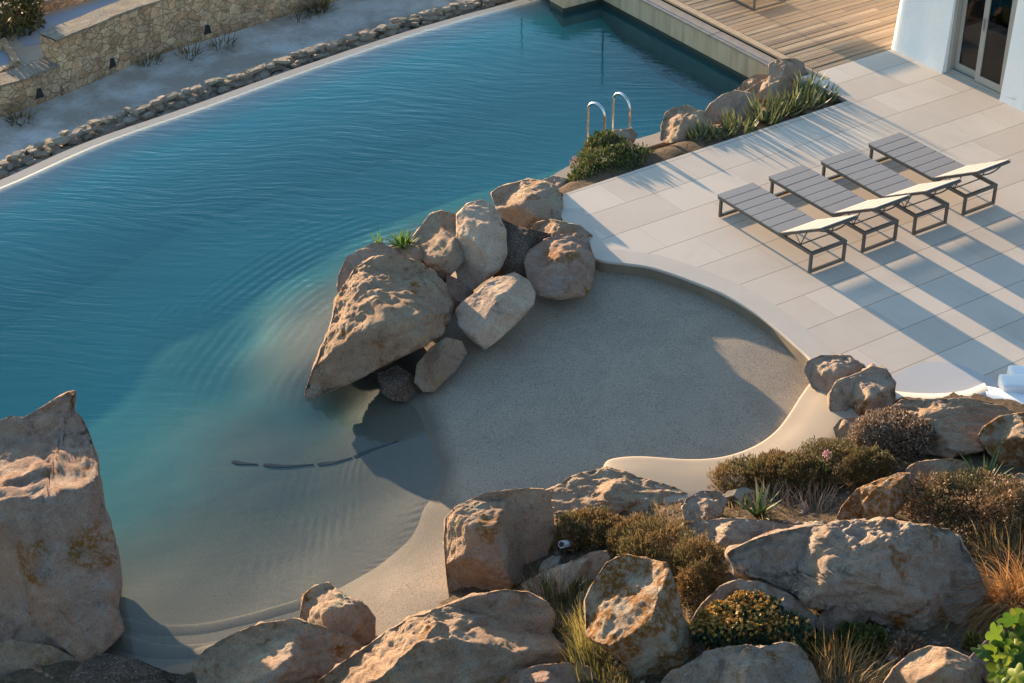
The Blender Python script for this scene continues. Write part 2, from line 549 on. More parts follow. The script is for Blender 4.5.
PATH = m.done(m.pbsdf(c, .9, m.bump(n2, .3, .03), 0, .2))
m = MB('rubble_masonry')
mpv = m.n('Mapping', Vector=m.co(False), Scale=(1, 1, 1.35)).outputs[0]
wv = m.n('VectorMath', _operation='MULTIPLY_ADD', i0=m.n('TexNoise', Vector=mpv, Scale=3.0).outputs['Color'], i1=(.3, .3, .3), i2=mpv).outputs[0]
v1 = m.n('TexVoronoi', Vector=wv, Scale=5.2, _feature='DISTANCE_TO_EDGE').outputs['Distance']
v2 = m.n('TexVoronoi', Vector=wv, Scale=5.2)
sxx = m.n('SeparateXYZ', Vector=v2.outputs['Color'])
c = m.ramp(sxx.outputs[0], [(0, (.44, .26, .14)), (.35, (.66, .42, .245)), (.65, (.56, .375, .235)), (1, (.72, .51, .31))])
c = m.mix(m.ramp(m.noise(18, 5, .7), [(.35, .5), (.55, 0.0)]), c, (.14, .10, .07))
c = m.mix(m.ramp(v1, [(.012, .75), (.05, 0.0)]), c, (.15, .115, .08))
c = m.mix(m.ramp(m.noise(3, 5, .7), [(.4, .5), (.6, 0.0)]), c, (.17, .12, .08))
MASONRY = m.done(m.pbsdf(c, .95, m.bump(m.math('ADD', m.ramp(v1, [(0, 0.0), (.08, 1.0)]), m.math('MULTIPLY', m.noise(20), .7)), .6, .03), 0, .1))
WALLCAP = mat_rock('rough_wall_cap', (.44, .36, .27), (.33, .27, .21), pale=.5)
FLAG = mat_plain('beige_flagstone', (.42, .345, .25), .9, var=.22, sc=2.5, bump=.4)
PAD = mat_plain('blue_grey_screed', (.30, .32, .35), .85, var=.12, sc=1.5, bump=.15)

# foliage
M_HEATH = mat_leaf('heath_leaf', [(0, (.09, .06, .028)), (.4, (.19, .12, .05)), (.75, (.27, .17, .07)), (1, (.34, .22, .10))], .25, patch=(2.2, (.09, .08, .035), (.21, .17, .075)))
M_HEATHG = mat_leaf('green_heath_leaf', [(0, (.075, .06, .03)), (.5, (.15, .115, .05)), (1, (.27, .19, .085))], .25, patch=(2.0, (.07, .065, .03), (.17, .14, .06)))
M_DRYBUSH = mat_leaf('dry_bush_leaf', [(0, (.11, .075, .05)), (.5, (.25, .175, .12)), (1, (.45, .34, .25))], .15)
M_REDBUSH = mat_leaf('russet_bush_leaf', [(0, (.09, .06, .035)), (.4, (.23, .14, .075)), (.8, (.34, .22, .13)), (1, (.45, .32, .2))], .2, patch=(2.5, (.07, .065, .03), (.15, .13, .06)))
M_TWIG = mat_plain('twig_bark', (.10, .07, .045), .9)
M_GREEN = mat_leaf('succulent_leaf', [(0, (.05, .07, .02)), (.5, (.10, .13, .04)), (.85, (.17, .18, .06)), (1, (.24, .16, .12))], .2)
M_ALOE = mat_leaf('aloe_leaf', [(0, (.07, .085, .035)), (.5, (.15, .165, .065)), (1, (.30, .29, .13))], .2, .5)
M_AGAVE = mat_leaf('agave_leaf', [(0, (.04, .09, .03)), (.6, (.10, .15, .06)), (1, (.26, .25, .15))], .15, .45)
M_WEED = mat_leaf('weed_leaf', [(0, (.04, .055, .015)), (.5, (.085, .10, .03)), (1, (.17, .17, .05))], .3)
M_FLOWER = mat_leaf('yellow_flower', [(0, (.26, .12, .025)), (.5, (.40, .22, .05)), (1, (.48, .33, .10))], .2)
M_FLLEAF = mat_leaf('blue_green_leaf', [(0, (.03, .05, .035)), (.6, (.07, .10, .055)), (1, (.14, .15, .06))], .2)
M_DRYGRASS = mat_leaf('dry_grass', [(0, (.16, .10, .035)), (.5, (.30, .20, .075)), (1, (.42, .32, .14))], .35)
M_ORANGEGRASS = mat_leaf('orange_grass', [(0, (.20, .085, .025)), (.5, (.36, .17, .055)), (1, (.48, .28, .11))], .4)
M_YGRASS = mat_leaf('yellow_green_grass', [(0, (.09, .10, .025)), (.5, (.24, .21, .055)), (1, (.40, .30, .11))], .35)
M_DKGRASS = mat_leaf('dark_grass', [(0, (.04, .045, .015)), (.6, (.085, .085, .03)), (1, (.17, .14, .06))], .3)
M_FIG = mat_leaf('fig_leaf', [(0, (.02, .05, .01)), (.4, (.06, .12, .014)), (.75, (.15, .21, .02)), (1, (.28, .30, .03))], .45, .45)
M_SPRIG = mat_leaf('sprig_leaf', [(0, (.07, .14, .02)), (1, (.16, .26, .04))], .4)
M_PINK = mat_leaf('pink_flower', [(0, (.42, .20, .22)), (1, (.62, .38, .38))], .2)
M_BUSHDK = mat_leaf('dark_bush_leaf', [(0, (.03, .035, .012)), (.6, (.07, .075, .025)), (1, (.16, .13, .05))], .2)

# ------------------------------------------------------------------ setting : pool floor and beach
ZW = -0.6
floor_pts = PZ([
 (600,278,-.20),(650,285,-.2),(700,300,-.2),(745,322,-.2),(790,350,-.2),(800,385,-.22),(760,430,-.24),(700,450,-.27),(620,455,-.3),
 (700,380,-.24),(620,360,-.28),(560,320,-.3),(540,400,-.36),(500,440,-.43),(560,470,-.38),(480,380,-.45),(470,480,-.5),(450,440,-.53),(432,425,-.57),
 (408,400,-.6),(428,440,-.6),(440,478,-.6),(425,510,-.6),(405,545,-.6),(370,572,-.6),(330,592,-.6),(290,607,-.64),(230,617,-.68),(130,622,-.70),(40,615,-.7),
 (455,512,-.55),(440,560,-.52),(400,590,-.51),(340,610,-.565),(250,630,-.63),(120,640,-.65),(450,600,-.45),(380,640,-.47),(200,658,-.605),(100,680,-.60),(0,660,-.62),
 (390,500,-.72),(330,540,-.76),(250,580,-.76),(150,600,-.74),(350,470,-.8),(388,432,-.74),(345,415,-.92),(380,410,-.74),(365,440,-.80),(300,500,-.86),(230,540,-.86),(150,560,-.9),(60,560,-.95),
 (270,450,-.90),(200,500,-.95),(140,510,-1.02),(230,420,-1.02),(150,450,-1.12),(120,400,-1.25),(40,480,-1.2),
 (308,332,-.82),(292,360,-.87),(324,303,-.86),(332,268,-1.1),(272,343,-.98),(300,392,-.92),(330,360,-.74),(284,318,-.98),(304,292,-1.0),(250,338,-1.14),(288,270,-1.2),(248,388,-1.08),(262,298,-1.17),(190,350,-1.15),(250,260,-1.2),
 (170,270,-1.32),(330,200,-1.35),(440,170,-1.35),(100,250,-1.4),(500,80,-1.4),(600,60,-1.4),(0,300,-1.4),(550,130,-1.4),(50,370,-1.35),(680,90,-1.4),(520,10,-1.4),(200,130,-1.4),(0,200,-1.4),
 (400,300,-.55),(440,290,-.5),(480,270,-.42),(530,230,-.3),(340,235,-1.2),(420,195,-1.3),(500,165,-1.35),(-300,400,-1.4),(-200,560,-1.2),(-150,650,-.5)])
floor_s = Surf(floor_pts, .01)
fixed = floor_s
def zfloor(XY):
    z = floor_s(XY)
    P = np.c_[XY, z]
    z = z + .012 * fbm(P * 1.1, 3, 5)
    return np.clip(z, -1.5, -.16)
ARC = crom(PZ([(-260,270,ZW),(-120,230,ZW),(0,187,ZW),(100,143,ZW),(200,108,ZW),(300,72,ZW),(400,38,ZW),(470,17,ZW),(520,3.5,ZW),(600,-20,ZW)]), 90)
def arc_off(d, z):
    t = np.gradient(ARC[:, :2], axis=0)
    t /= np.linalg.norm(t, axis=1)[:, None]
    n = np.c_[-t[:, 1], t[:, 0]]
    return np.c_[ARC[:, :2] + n * d, np.full(len(ARC), z)]
pool_poly = list(ARC[:, :2]) + [(20.58, 28.9), (20.58, 12.0), (-3, 12.0)]
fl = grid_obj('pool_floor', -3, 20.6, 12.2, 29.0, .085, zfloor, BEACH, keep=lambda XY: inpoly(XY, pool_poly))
tag(fl, kind='structure')

# water body, its top reaches a little over the infinity edge
top = [(p[0], p[1]) for p in arc_off(.03, 0)] + [(20.57, 28.9), (20.57, 12.2), (-3, 12.2)]
bm = bmesh.new()
a = [bm.verts.new((x, y, ZW)) for x, y in top]
b = [bm.verts.new((x, y, -3.0)) for x, y in top]
bm.faces.new(a)
bm.faces.new(b[::-1])
for i in range(len(a)):
    j = (i + 1) % len(a)
    bm.faces.new((a[i], b[i], b[j], a[j]))
wob = tag(bm_obj('pool_water', bm, WATER), kind='structure')
if wob.data.polygons[0].normal.z < 0: wob.data.flip_normals()

# infinity edge : a broad pale sill just under the surface, its outer drop, the gutter and the outer coping
def strip(name, prof, mat, smooth=False):
    V, Fc = loft([arc_off(d, z) for d, z in prof])
    return link(name, fast_mesh(name, V, Fc, smooth), mat)
m = MB('pale_edge_render')
c = m.mix(m.noise(4), (.20, .20, .195), (.25, .245, .24))
sx = m.n('SeparateXYZ', Vector=m.n('TexCoord').outputs['Object'])
c = m.mix(m.n('MapRange', Value=sx.outputs[2], i1=-.612, i2=-.80).outputs[0], c, (.03, .36, .345))  # the same teal water tint put into the render below the sill
EDGE = m.done(m.pbsdf(c, .5, None, 0, .2))
COPE = mat_plain('pale_coping_render', (.27, .26, .25), .8, var=.12, sc=4, bump=.15)
tag(strip('infinity_edge', [(-3.2, -1.6), (-2.6, -1.40), (-1.6, -1.18), (-.9, -.92), (-.45, -.72), (-.2, -.63), (.0, -.612), (.035, -.63), (.045, -1.3)], EDGE, True), kind='structure')
tag(strip('overflow_gutter', [(.04, -1.0), (.17, -1.0)], DARKWOOD), kind='structure')
o = strip('outer_coping', [(.16, -1.2), (.16, -.765), (.18, -.75), (.46, -.75), (.48, -.765), (.48, -1.6)], COPE)
tag(o, 'long pale grey coping strip beyond the overflow gap of the pool', 'coping')

# beyond the pool : soil, dry rubble wall, path, retaining wall, upper yard
tag(strip('soil_verge', [(.47, -.93), (.7, -.92), (1.2, -.95), (1.5, -1.15), (1.8, -1.6)], FARSOIL, True), kind='structure')
rng = random.Random(4)
bm = bmesh.new()
line = arc_off(0, 0)
def arc_frame(u):
    i = min(int(u * (len(ARC) - 1)), len(ARC) - 2)
    f = u * (len(ARC) - 1) - i
    p = ARC[i] * (1 - f) + ARC[i + 1] * f
    t = ARC[i + 1] - ARC[i]
    return p[:2], math.atan2(t[1], t[0])
def stone(bm, loc, sx, sy_, sz, rz, r):
    b2 = bmesh.new()
    bmesh.ops.create_cube(b2, size=1)
    bmesh.ops.bevel(b2, geom=list(b2.edges), offset=.16, segments=2, affect='EDGES')
    M = Matrix.Translation(loc) @ Matrix.Rotation(rz, 4, 'Z') @ Matrix.Rotation(r.uniform(-.15, .15), 4, 'X') @ Matrix.Rotation(r.uniform(-.15, .15), 4, 'Y') @ Matrix.Diagonal((sx, sy_, sz, 1))
    for v in b2.verts:
        v.co = M @ (v.co * r.uniform(.9, 1.1) + Vector((r.uniform(-.06, .06), r.uniform(-.06, .06), r.uniform(-.06, .06))))
    merge(bm, b2)
for layer, (d0, z0) in enumerate([(.80, -.93), (.96, -.90), (1.1, -.88), (.9, -.86), (1.03, -.82), (.97, -.77)]):
    u = 0
    while u < .985:
        p, a_ = arc_frame(u)
        L = rng.uniform(.09, .30)
        d = d0 + rng.uniform(-.1, .1)
        q = p + np.array([-math.sin(a_), math.cos(a_)]) * d
        if layer < 3 or rng.random() < .8:
            stone(bm, (q[0], q[1], z0 + rng.uniform(-.03, .03)), L, rng.uniform(.09, .18), rng.uniform(.04, .075), a_ + rng.uniform(-.6, .6), rng)
        u += L * 1.02 / 26.0
RUB = mat_rock('rubble_stone', (.52, .43, .33), (.40, .34, .28), pale=.45)
o = bm_obj('rubble_wall', bm, RUB, smooth=False)
tag(o, 'low dry wall of loose rubble stones running along the far pool edge', 'stone wall')
ZP = -1.6
tag(strip('path', [(1.45, ZP), (2.5, ZP - .03), (3.6, ZP), (6.0, ZP - .02)], PATH), kind='structure')

wl = crom(PZ([(-200,175,ZP),(0,117,ZP),(70,92,ZP),(150,58,ZP),(230,33,ZP),(330,3,ZP),(420,-22,ZP)]), 80)
def wall_off(d, i0=0, i1=None):
    t = np.gradient(wl[:, :2], axis=0)
    t /= np.linalg.norm(t, axis=1)[:, None]
    return (wl[:, :2] + np.c_[-t[:, 1], t[:, 0]] * d)[i0:i1]
kx = int(np.argmin(np.abs([pix((p[0], p[1], ZP))[0] - 66 for p in wl])))
def wall_seg(i0, i1, h, name, label):
    root = empty(name, tuple(wl[(max(i0,0) + i1) // 2 if i1 else (i0 + 79) // 2]), label, 'stone wall')
    loc = np.array(root.location)
    A = wall_off(0, i0, i1)
    B = wall_off(.02, i0, i1)
    C_ = wall_off(.5, i0, i1)
    n = len(A)
    def L(Q, z):
        r = np.c_[Q, np.full(n, 0.) + z] - loc
        return r
    nz = .025 * vnoise(np.c_[A * 2.2, np.zeros(n)], 3)
    V, Fc = loft([L(A, ZP - .4), L(A, ZP + .5 * h), L(B, ZP + h + nz - .04), L(C_, ZP + h + nz - .04), L(C_, ZP - .4)])
    me = fast_mesh('masonry', V, Fc)
    bm = bmesh.new()
    bm.from_mesh(me)
    bmesh.ops.holes_fill(bm, edges=[e for e in bm.edges if e.is_boundary], sides=0)
    bpy.data.meshes.remove(me)
    bm_obj('masonry', bm, MASONRY, root)
    V, Fc = loft([L(wall_off(-.02, i0, i1), ZP + h - .05), L(wall_off(-.02, i0, i1), ZP + h + nz), L(C_, ZP + h + nz), L(C_, ZP + h - .05)])
    link('wall_cap', fast_mesh('wall_cap', V, Fc), WALLCAP, root)
    return root
wall_seg(0, kx + 1, .62, 'retaining_wall', 'lower part of the brown stone retaining wall, beside the step in its top')
r2 = wall_seg(kx, None, 1.13, 'retaining_wall', 'taller long brown stone retaining wall above the far path')
# drain holes in the wall foot, as dark recessed slots with a stone lintel
for (px, py) in ((33, 93), (114, 64), (200, 29)):
    c0 = at(px, py, ZP + .2)
    j = int(np.argmin(np.linalg.norm(wl[:, :2] - c0[:2], axis=1)))
    p = wl[j]
    par = r2 if j >= kx else [o for o in COL.objects if o.name == 'retaining_wall'][0]
    a_ = math.atan2(*(wl[min(j + 1, 79)] - wl[j - 1])[[1, 0]])
    bm = bmesh.new()
    v = [bm.verts.new(q) for q in ((-.09, -.006, 0), (.1, -.006, 0), (.05, -.006, .19), (-.03, -.006, .2), (-.09, .12, 0), (.1, .12, 0), (.05, .12, .19), (-.03, .12, .2))]
    for f in ((0, 1, 2, 3), (4, 7, 6, 5), (0, 4, 5, 1), (1, 5, 6, 2), (2, 6, 7, 3), (3, 7, 4, 0)):
        bm.faces.new([v[i] for i in f])
    o = bm_obj('drain_hole', bm, DARK, par)
    o.location = Vector((p[0], p[1], ZP + .12)) - par.location
    o.rotation_euler = (0, 0, a_)

ZY = -1.12
def poly(name, pts, z, mat, thick=0, kind='structure'):
    bm = bmesh.new()
    v = [bm.verts.new((p[0], p[1], z)) for p in pts]
    f = bm.faces.new(v)
    if thick:
        r = bmesh.ops.extrude_face_region(bm, geom=[f])
        for q in r['geom']:
            if isinstance(q, bmesh.types.BMVert): q.co.z -= thick
    o = bm_obj(name, bm, mat)
    if kind: tag(o, kind=kind)
    return o
poly('yard', [tuple(p) for p in wall_off(.46)] + [tuple(at(520, -80, ZY)[:2]), tuple(at(-100, -80, ZY)[:2]), tuple(at(-300, 60, ZY)[:2])], ZY - .01, FLAG)
poly('screed_pad', [at(x, y, ZY)[:2] for x, y in ((9,29),(60,13),(110,-2),(150,-14),(215,-30),(190,0),(120,23),(64,39),(26,46))], ZY - .004, PAD)
# border wall at the far side of the yard
A = crom([tuple(at(x, y, ZY)) for x, y in ((-60,46),(2,25),(50,11),(95,-2),(160,-22))], 30)
root = empty('border_wall', tuple(A[15]), 'low stone border wall with pale cap at the far edge of the upper yard', 'stone wall')
def Lz(z, d): return np.c_[A[:, 0] + .1 * d * -.3, A[:, 1] + d, np.full(30, z)] - np.array(root.location)
V, Fc = loft([Lz(ZY - .2, 0), Lz(ZY + .2, 0), Lz(ZY + .2, .3), Lz(ZY - .9, .3)])
link('masonry', fast_mesh('masonry', V, Fc), MASONRY, root)
V, Fc = loft([Lz(ZY + .19, -.03), Lz(ZY + .25, -.03), Lz(ZY + .25, .33), Lz(ZY + .19, .33)])
link('wall_cap', fast_mesh('wall_cap', V, Fc), WALLCAP, root)
# sunken basin with stone rim at the corner of the yard
bs = [at(x, y, ZY)[:2] for x, y in ((-30,56),(6,43),(21,66),(-12,84))]
bi = [at(x, y, ZY)[:2] for x, y in ((-30,60),(4,50),(14,66),(-12,80))]
root = empty('stone_basin', (*np.mean(bs, axis=0), ZY), 'small sunken stone basin with bluish floor at the corner of the upper yard', 'basin')
loc = np.array(root.location)
rings = [np.array([(p[0], p[1], z) for p in P + P[:1]]) - loc for P, z in ((bs, ZY - .3), (bs, ZY + .12), (bi, ZY + .12), (bi, ZY - .005))]
V, Fc = loft(rings)
link('rim', fast_mesh('rim', V, Fc), MASONRY, root)
bm = bmesh.new()
bm.faces.new([bm.verts.new((p[0] - loc[0], p[1] - loc[1], ZY + .008 - loc[2])) for p in bi])
bm_obj('basin_floor', bm, PAD, root)

# the wide ground round everything, and the sea level plain far below
poly('ground', [(-3000, -3000), (3000, -3000), (3000, 3000), (-3000, 3000)], -4.0, FARSOIL)
poly('far_terrace', [(-30, 33.0), (60, 33.0), (60, 60), (-30, 60)], -1.9, FARSOIL)

# ------------------------------------------------------------------ terrace, coping band, deck
curve = [at(x, y, 0) for x, y in ((563,194),(562,212),(572,232),(585,250),(600,259),(622,262),(650,266),(676,274),(700,283),(722,292),(742,303),(762,316),(780,330),(796,344),(811,358),(822,374))]
CUR = crom(curve, 110)[:, :2]
lower = [tuple(at(x, y, 0)[:2]) for x, y in ((840,388),(880,400),(905,402),(945,404),(985,398),(1030,412),(1120,440),(1300,460))]
terr = [tuple(p) for p in CUR] + lower + [(24.5, 9.0), (26.0, 9.0), (26.0, 21.62), (20.56, 21.62), (20.56, 20.45)]
poly('terrace', terr, 0, PAVING, .9)
t = np.gradient(CUR, axis=0)
t /= np.linalg.norm(t, axis=1)[:, None]
nrm = np.c_[-t[:, 1], t[:, 0]]
if (nrm[60] @ (np.array([16.5, 17]) - CUR[60])) < 0: nrm = -nrm
def cur(d, z): return np.c_[CUR + nrm * d, np.full(len(CUR), z)][8:]
V, Fc = loft([cur(-.012, -.75), cur(-.013, -.035)])
o = link('beach_wall', fast_mesh('beach_wall', V, Fc, False), mat_plain('stained_riser', (.20, .16, .115), .85, var=.3, sc=3.5, bump=.2))
tag(o, kind='structure')
V, Fc = loft([cur(-.01, -.036), cur(-.03, -.034), cur(-.032, -.004), cur(-.022, .005), cur(.33, .005)])
o = link('terrace_rim', fast_mesh('terrace_rim', V, Fc, False), COPING)
tag(o, kind='structure')
poly('paving_inset', crom([tuple(at(x, y, 0)) for x, y in ((884,385),(896,375),(910,367),(926,363),(945,362.5),(963,366),(982,375),(1002,384),(985,391),(950,396),(915,396),(893,393),(884,385))], 50)[:-1], .004, PATCH)

# deck
bm = bmesh.new()
y = 21.645
k = 0
rng = random.Random(8)
while y < 31:
    x = 20.93
    box(bm, x, 27.5, y, y + .124, -.03, rng.uniform(-.004, .004))
    y += .145
o = bm_obj('deck', bm, DECK)
tag(o, kind='structure')
bm = bmesh.new()
box(bm, 20.77, 20.915, 21.3, 31, -.035, .004, .006)
o = bm_obj('deck_border', bm, mat_plain('deck_border_wood', (.43, .31, .20), .8, var=.3, sc=9, bump=.2))
tag(o, kind='structure')
bm = bmesh.new()
for y0, y1 in ((21.3, 24.02), (24.04, 27.33)):
    box(bm, 20.475, 20.755, y0, y1, -.10, -.055, .006)
o = bm_obj('deck_sill', bm, mat_plain('grey_sill_wood', (.26, .23, .20), .85, var=.35, sc=7, bump=.25))
tag(o, kind='structure')
bm = bmesh.new()
box(bm, 20.8, 27.5, 21.65, 31, -.4, -.06)
tag(bm_obj('deck_base', bm, DARKWOOD), kind='structure')
bm = bmesh.new()
box(bm, 20.505, 20.83, 21.0, 27.4, -.5, -.105, .012)
box(bm, 19.62, 20.83, 27.405, 27.9, -.5, -.05, .012)

o = bm_obj('pool_wall', bm, CONCRETE)
tag(o, kind='structure')
bm = bmesh.new()
box(bm, 20.56, 20.84, 20.6, 28.9, -2.6, -.505)
box(bm, 19.63, 20.558, 27.46, 27.9, -2.6, -.505)
m = MB('wet_tinted_wall')
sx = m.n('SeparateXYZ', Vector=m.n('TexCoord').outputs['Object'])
WETC = m.done(m.pbsdf(m.mix(m.n('MapRange', Value=sx.outputs[2], i1=-.58, i2=-.8).outputs[0], (.05, .055, .045), (.035, .15, .16)), .5, None, 0, .2))  # wet dark at the top; lower down, teal water tint put into the colour
tag(bm_obj('pool_wall_base', bm, WETC), kind='structure')

# kerb between pool and planting, and the planting soil
kl = crom(PZ([(520,192,-.5),(535,186,-.5),(565,168,-.5),(600,150,-.5),(640,138,-.5),(662,131,-.5),(700,114,-.5),(742,92,-.5)]), 60)
t = np.gradient(kl[:, :2], axis=0)
t /= np.linalg.norm(t, axis=1)[:, None]
kn = np.c_[t[:, 1], -t[:, 0]]
def ker(d, z): return np.c_[kl[:, :2] + kn * d, np.full(60, z)]
V, Fc = loft([ker(-.02, -2.5), ker(-.02, -.52), ker(.0, -.5), ker(.36, -.49), ker(.38, -.6)])
tag(link('pool_kerb', fast_mesh('pool_kerb', V, Fc), mat_plain('grey_kerb_cement', (.30, .265, .22), .85, var=.2, sc=4, bump=.2)), kind='structure')
te = np.array([np.interp(np.linspace(0, 1, 60), [0, .45, 1], [14.5, 15.4, 20.7]), np.interp(np.linspace(0, 1, 60), [0, .25, .45, 1], [20.36, 20.40, 20.43, 20.47])]).T
ko = ker(.34, 0)[:, :2]
rows = []
for f in np.linspace(0, 1, 12):
    P = ko * (1 - f) + te * f
    z = -.52 + .46 * sstep(0, .75, f) + .03 * vnoise(np.c_[P * 3, P[:, 0]], 2)
    rows.append(np.c_[P, z])
V, Fc = loft(rows)
tag(link('planting_soil', fast_mesh('planting_soil', V, Fc, True), SOIL), kind='structure')
bm = bmesh.new()
v = [bm.verts.new(p) for p in ((20.0, 20.44, -.05), (20.62, 20.44, -.05), (20.62, 21.66, -.05), (20.62, 22.3, -.2), (20.0, 22.3, -.3))]
bm.faces.new(v)
tag(bm_obj('corner_soil', bm, SOIL), kind='structure')

# smooth lip that rises between the beach and the hillside
lip_in = crom(PZ([(603,472,-.14),(604,464,-.06),(612,458,-.03),(640,455.5,-.01),(690,458.5,-.01),(725,455.5,-.03),(755,445,-.05),(776,430,-.06),(790,412,-.06),(800,396,-.06),(812,380,-.04),(826,368,0)]), 90)
lip_o = crom(PZ([(606,490,-.04),(612,490,.0),(625,492,.02),(650,496,.03),(690,505,.04),(740,498,.04),(790,475,.06),(820,455,.08),(840,440,.08),(852,420,.08),(864,405,.08),(880,395,.06)]), 90)
d = lip_o - lip_in
d[:, 2] = 0
dn = d / np.linalg.norm(d, axis=1)[:, None]
R_ = [lip_in - dn * .05 + np.array([0, 0, -.34]), lip_in - dn * .015 + np.array([0, 0, -.05]), lip_in + np.array([0, 0, -.012]), lip_in + dn * .04, lip_in + dn * .10 + np.array([0, 0, .006])]
for f in (.3, .5, .75, 1.0):
    q = lip_in * (1 - f) + lip_o * f
    q[:, 2] += .02 * math.sin(3.14 * f)
    R_.append(q)
R_.append(lip_o + dn * .3 + np.array([0, 0, -.1]))
V, Fc = loft(R_)
LIPM = mat_plain('sandy_render', (.31, .255, .195), .9, var=.12, sc=2, bump=.15)
m = LIPM.node_tree
tag(link('beach_lip', fast_mesh('beach_lip', V, Fc, True), LIPM), kind='structure')

# low rounded rims at the near end of the pool
def rim(name, pts, wdt, hgt):
    c = crom(pts, 60)
    c[:, 2] = zfloor(c[:, :2])
    t = np.gradient(c[:, :2], axis=0)
    t /= np.linalg.norm(t, axis=1)[:, None]
    n = np.c_[-t[:, 1], t[:, 0], np.zeros(60)]
    L = [c + n * wdt * math.cos(a) * 1.0 + np.array([0, 0, hgt * math.sin(a)]) for a in np.linspace(-.35, math.pi + .35, 10)]
    V, Fc = loft(L)
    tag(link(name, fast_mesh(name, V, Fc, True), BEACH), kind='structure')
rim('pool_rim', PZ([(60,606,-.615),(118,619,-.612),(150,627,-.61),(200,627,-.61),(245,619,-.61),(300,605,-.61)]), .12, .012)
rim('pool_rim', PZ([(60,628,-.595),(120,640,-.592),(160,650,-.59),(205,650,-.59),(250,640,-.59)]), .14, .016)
# dark tapered strips laid on the shallow floor
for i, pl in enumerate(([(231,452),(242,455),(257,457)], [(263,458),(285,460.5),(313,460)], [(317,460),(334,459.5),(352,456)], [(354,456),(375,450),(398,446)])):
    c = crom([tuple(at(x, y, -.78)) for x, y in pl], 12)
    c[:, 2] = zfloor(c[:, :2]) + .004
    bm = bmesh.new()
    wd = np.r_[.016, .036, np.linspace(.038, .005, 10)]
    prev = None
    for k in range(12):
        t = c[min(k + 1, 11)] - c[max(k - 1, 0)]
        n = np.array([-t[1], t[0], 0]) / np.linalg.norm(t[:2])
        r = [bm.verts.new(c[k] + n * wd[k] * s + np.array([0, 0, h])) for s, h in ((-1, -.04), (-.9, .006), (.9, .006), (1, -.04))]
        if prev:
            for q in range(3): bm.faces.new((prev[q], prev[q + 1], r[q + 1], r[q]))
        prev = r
    o = bm_obj('dark_floor_strip', bm, DARK)
    tag(o, ['short dark strip farthest left on the shallow pool floor', 'longest dark strip on the shallow pool floor, second from the left',
            'dark strip on the pool floor beside the edge of the boulder shadow', 'dark strip on the pool floor inside the boulder shadow'][i], 'drain slot', 'dark strips on the shallow pool floor')

# ------------------------------------------------------------------ hillside
hill_pts = PZ([(640,492,-.08),(700,500,.0),(760,490,.04),(830,450,.08),(880,420,.1),(990,405,.1),(1100,430,.15),
 (1024,683,1.0),(900,683,.95),(800,683,.9),(700,683,.8),(600,683,.62),(520,683,.42),(450,683,.1),(380,683,-.2),(300,683,-.38),(200,690,-.45),(100,700,-.45),(0,690,-.5),
 (1024,550,.6),(940,560,.62),(850,590,.62),(760,600,.56),(700,590,.45),(650,610,.5),(600,580,.22),(560,545,.05),(560,610,.2),(500,610,-.05),(450,610,-.3),(400,640,-.33),
 (720,530,.25),(800,520,.33),(900,490,.3),(960,480,.32),(1024,480,.35),(880,455,.15),(950,440,.18),(620,530,.12),(560,505,-.1),(500,600,-.2),(430,660,-.15)]) + \
 [(13, 6, 2.2), (9, 7, 1.9), (5, 8.5, .9), (1, 10, .2), (17, 7, 1.9), (3, 13.2, -.45), (20, 10, .6), (22, 8, 1.0), (-2, 12, -.2)]
hill_s = Surf(hill_pts, .02)
def zhill(XY):
    z = hill_s(XY)
    P = np.c_[XY, np.zeros(len(XY))]
    return z + .05 * fbm(P * .9, 3, 8) + .03 * fbm(P * 4, 3, 9)
cut = [tuple(at(x, y, z)[:2]) for x, y, z in ((60,655,-.5),(180,672,-.4),(300,655,-.4),(420,640,-.35),(452,596,-.3),(470,560,-.35),(540,505,-.3),(610,486,-.1),(690,498,0),(790,470,.05),(838,430,.08),(850,410,.05),(905,402,0),(985,400,0),(1030,414,0))] + [(24.5, 8.6), (40, 8.6), (40, 40), (-10, 40), (-10, 15.3)]
hl = grid_obj('hillside', -4, 26, 4.5, 15.5, .1, zhill, SOIL, keep=lambda XY: ~inpoly(XY, cut))
tag(hl, kind='structure')
def zg(x, y):
    xy = np.array([[x, y]])
    if inpoly(xy, cut)[0]: return float(zfloor(xy)[0])
    return float(zhill(xy)[0])
def ground_at(px, py):
    z = .2
    for _ in range(30):
        P = at(px, py, z)
        z = .5 * z + .5 * zg(P[0], P[1])
    return at(px, py, z)
# ------------------------------------------------------------------ rocks
_ico = {}
def ico(s):
    if s not in _ico:
        bm = bmesh.new()
        bmesh.ops.create_icosphere(bm, subdivisions=s, radius=1)
        V = np.array([v.co[:] for v in bm.verts])
        Fc = np.array([[v.index for v in f.verts] for f in bm.faces])
        bm.free()
        _ico[s] = (V, Fc)
    return _ico[s]

def vnormals(V, Fc):
    n = np.cross(V[Fc[:, 1]] - V[Fc[:, 0]], V[Fc[:, 2]] - V[Fc[:, 0]])
    N = np.zeros_like(V)
    for k in range(3): np.add.at(N, Fc[:, k], n)
    return N / (np.linalg.norm(N, axis=1)[:, None] + 1e-12)

def smin(a, b, k):
    h = np.clip(.5 + .5 * (b - a) / k, 0, 1)
    return b * (1 - h) + a * h - k * h * (1 - h)

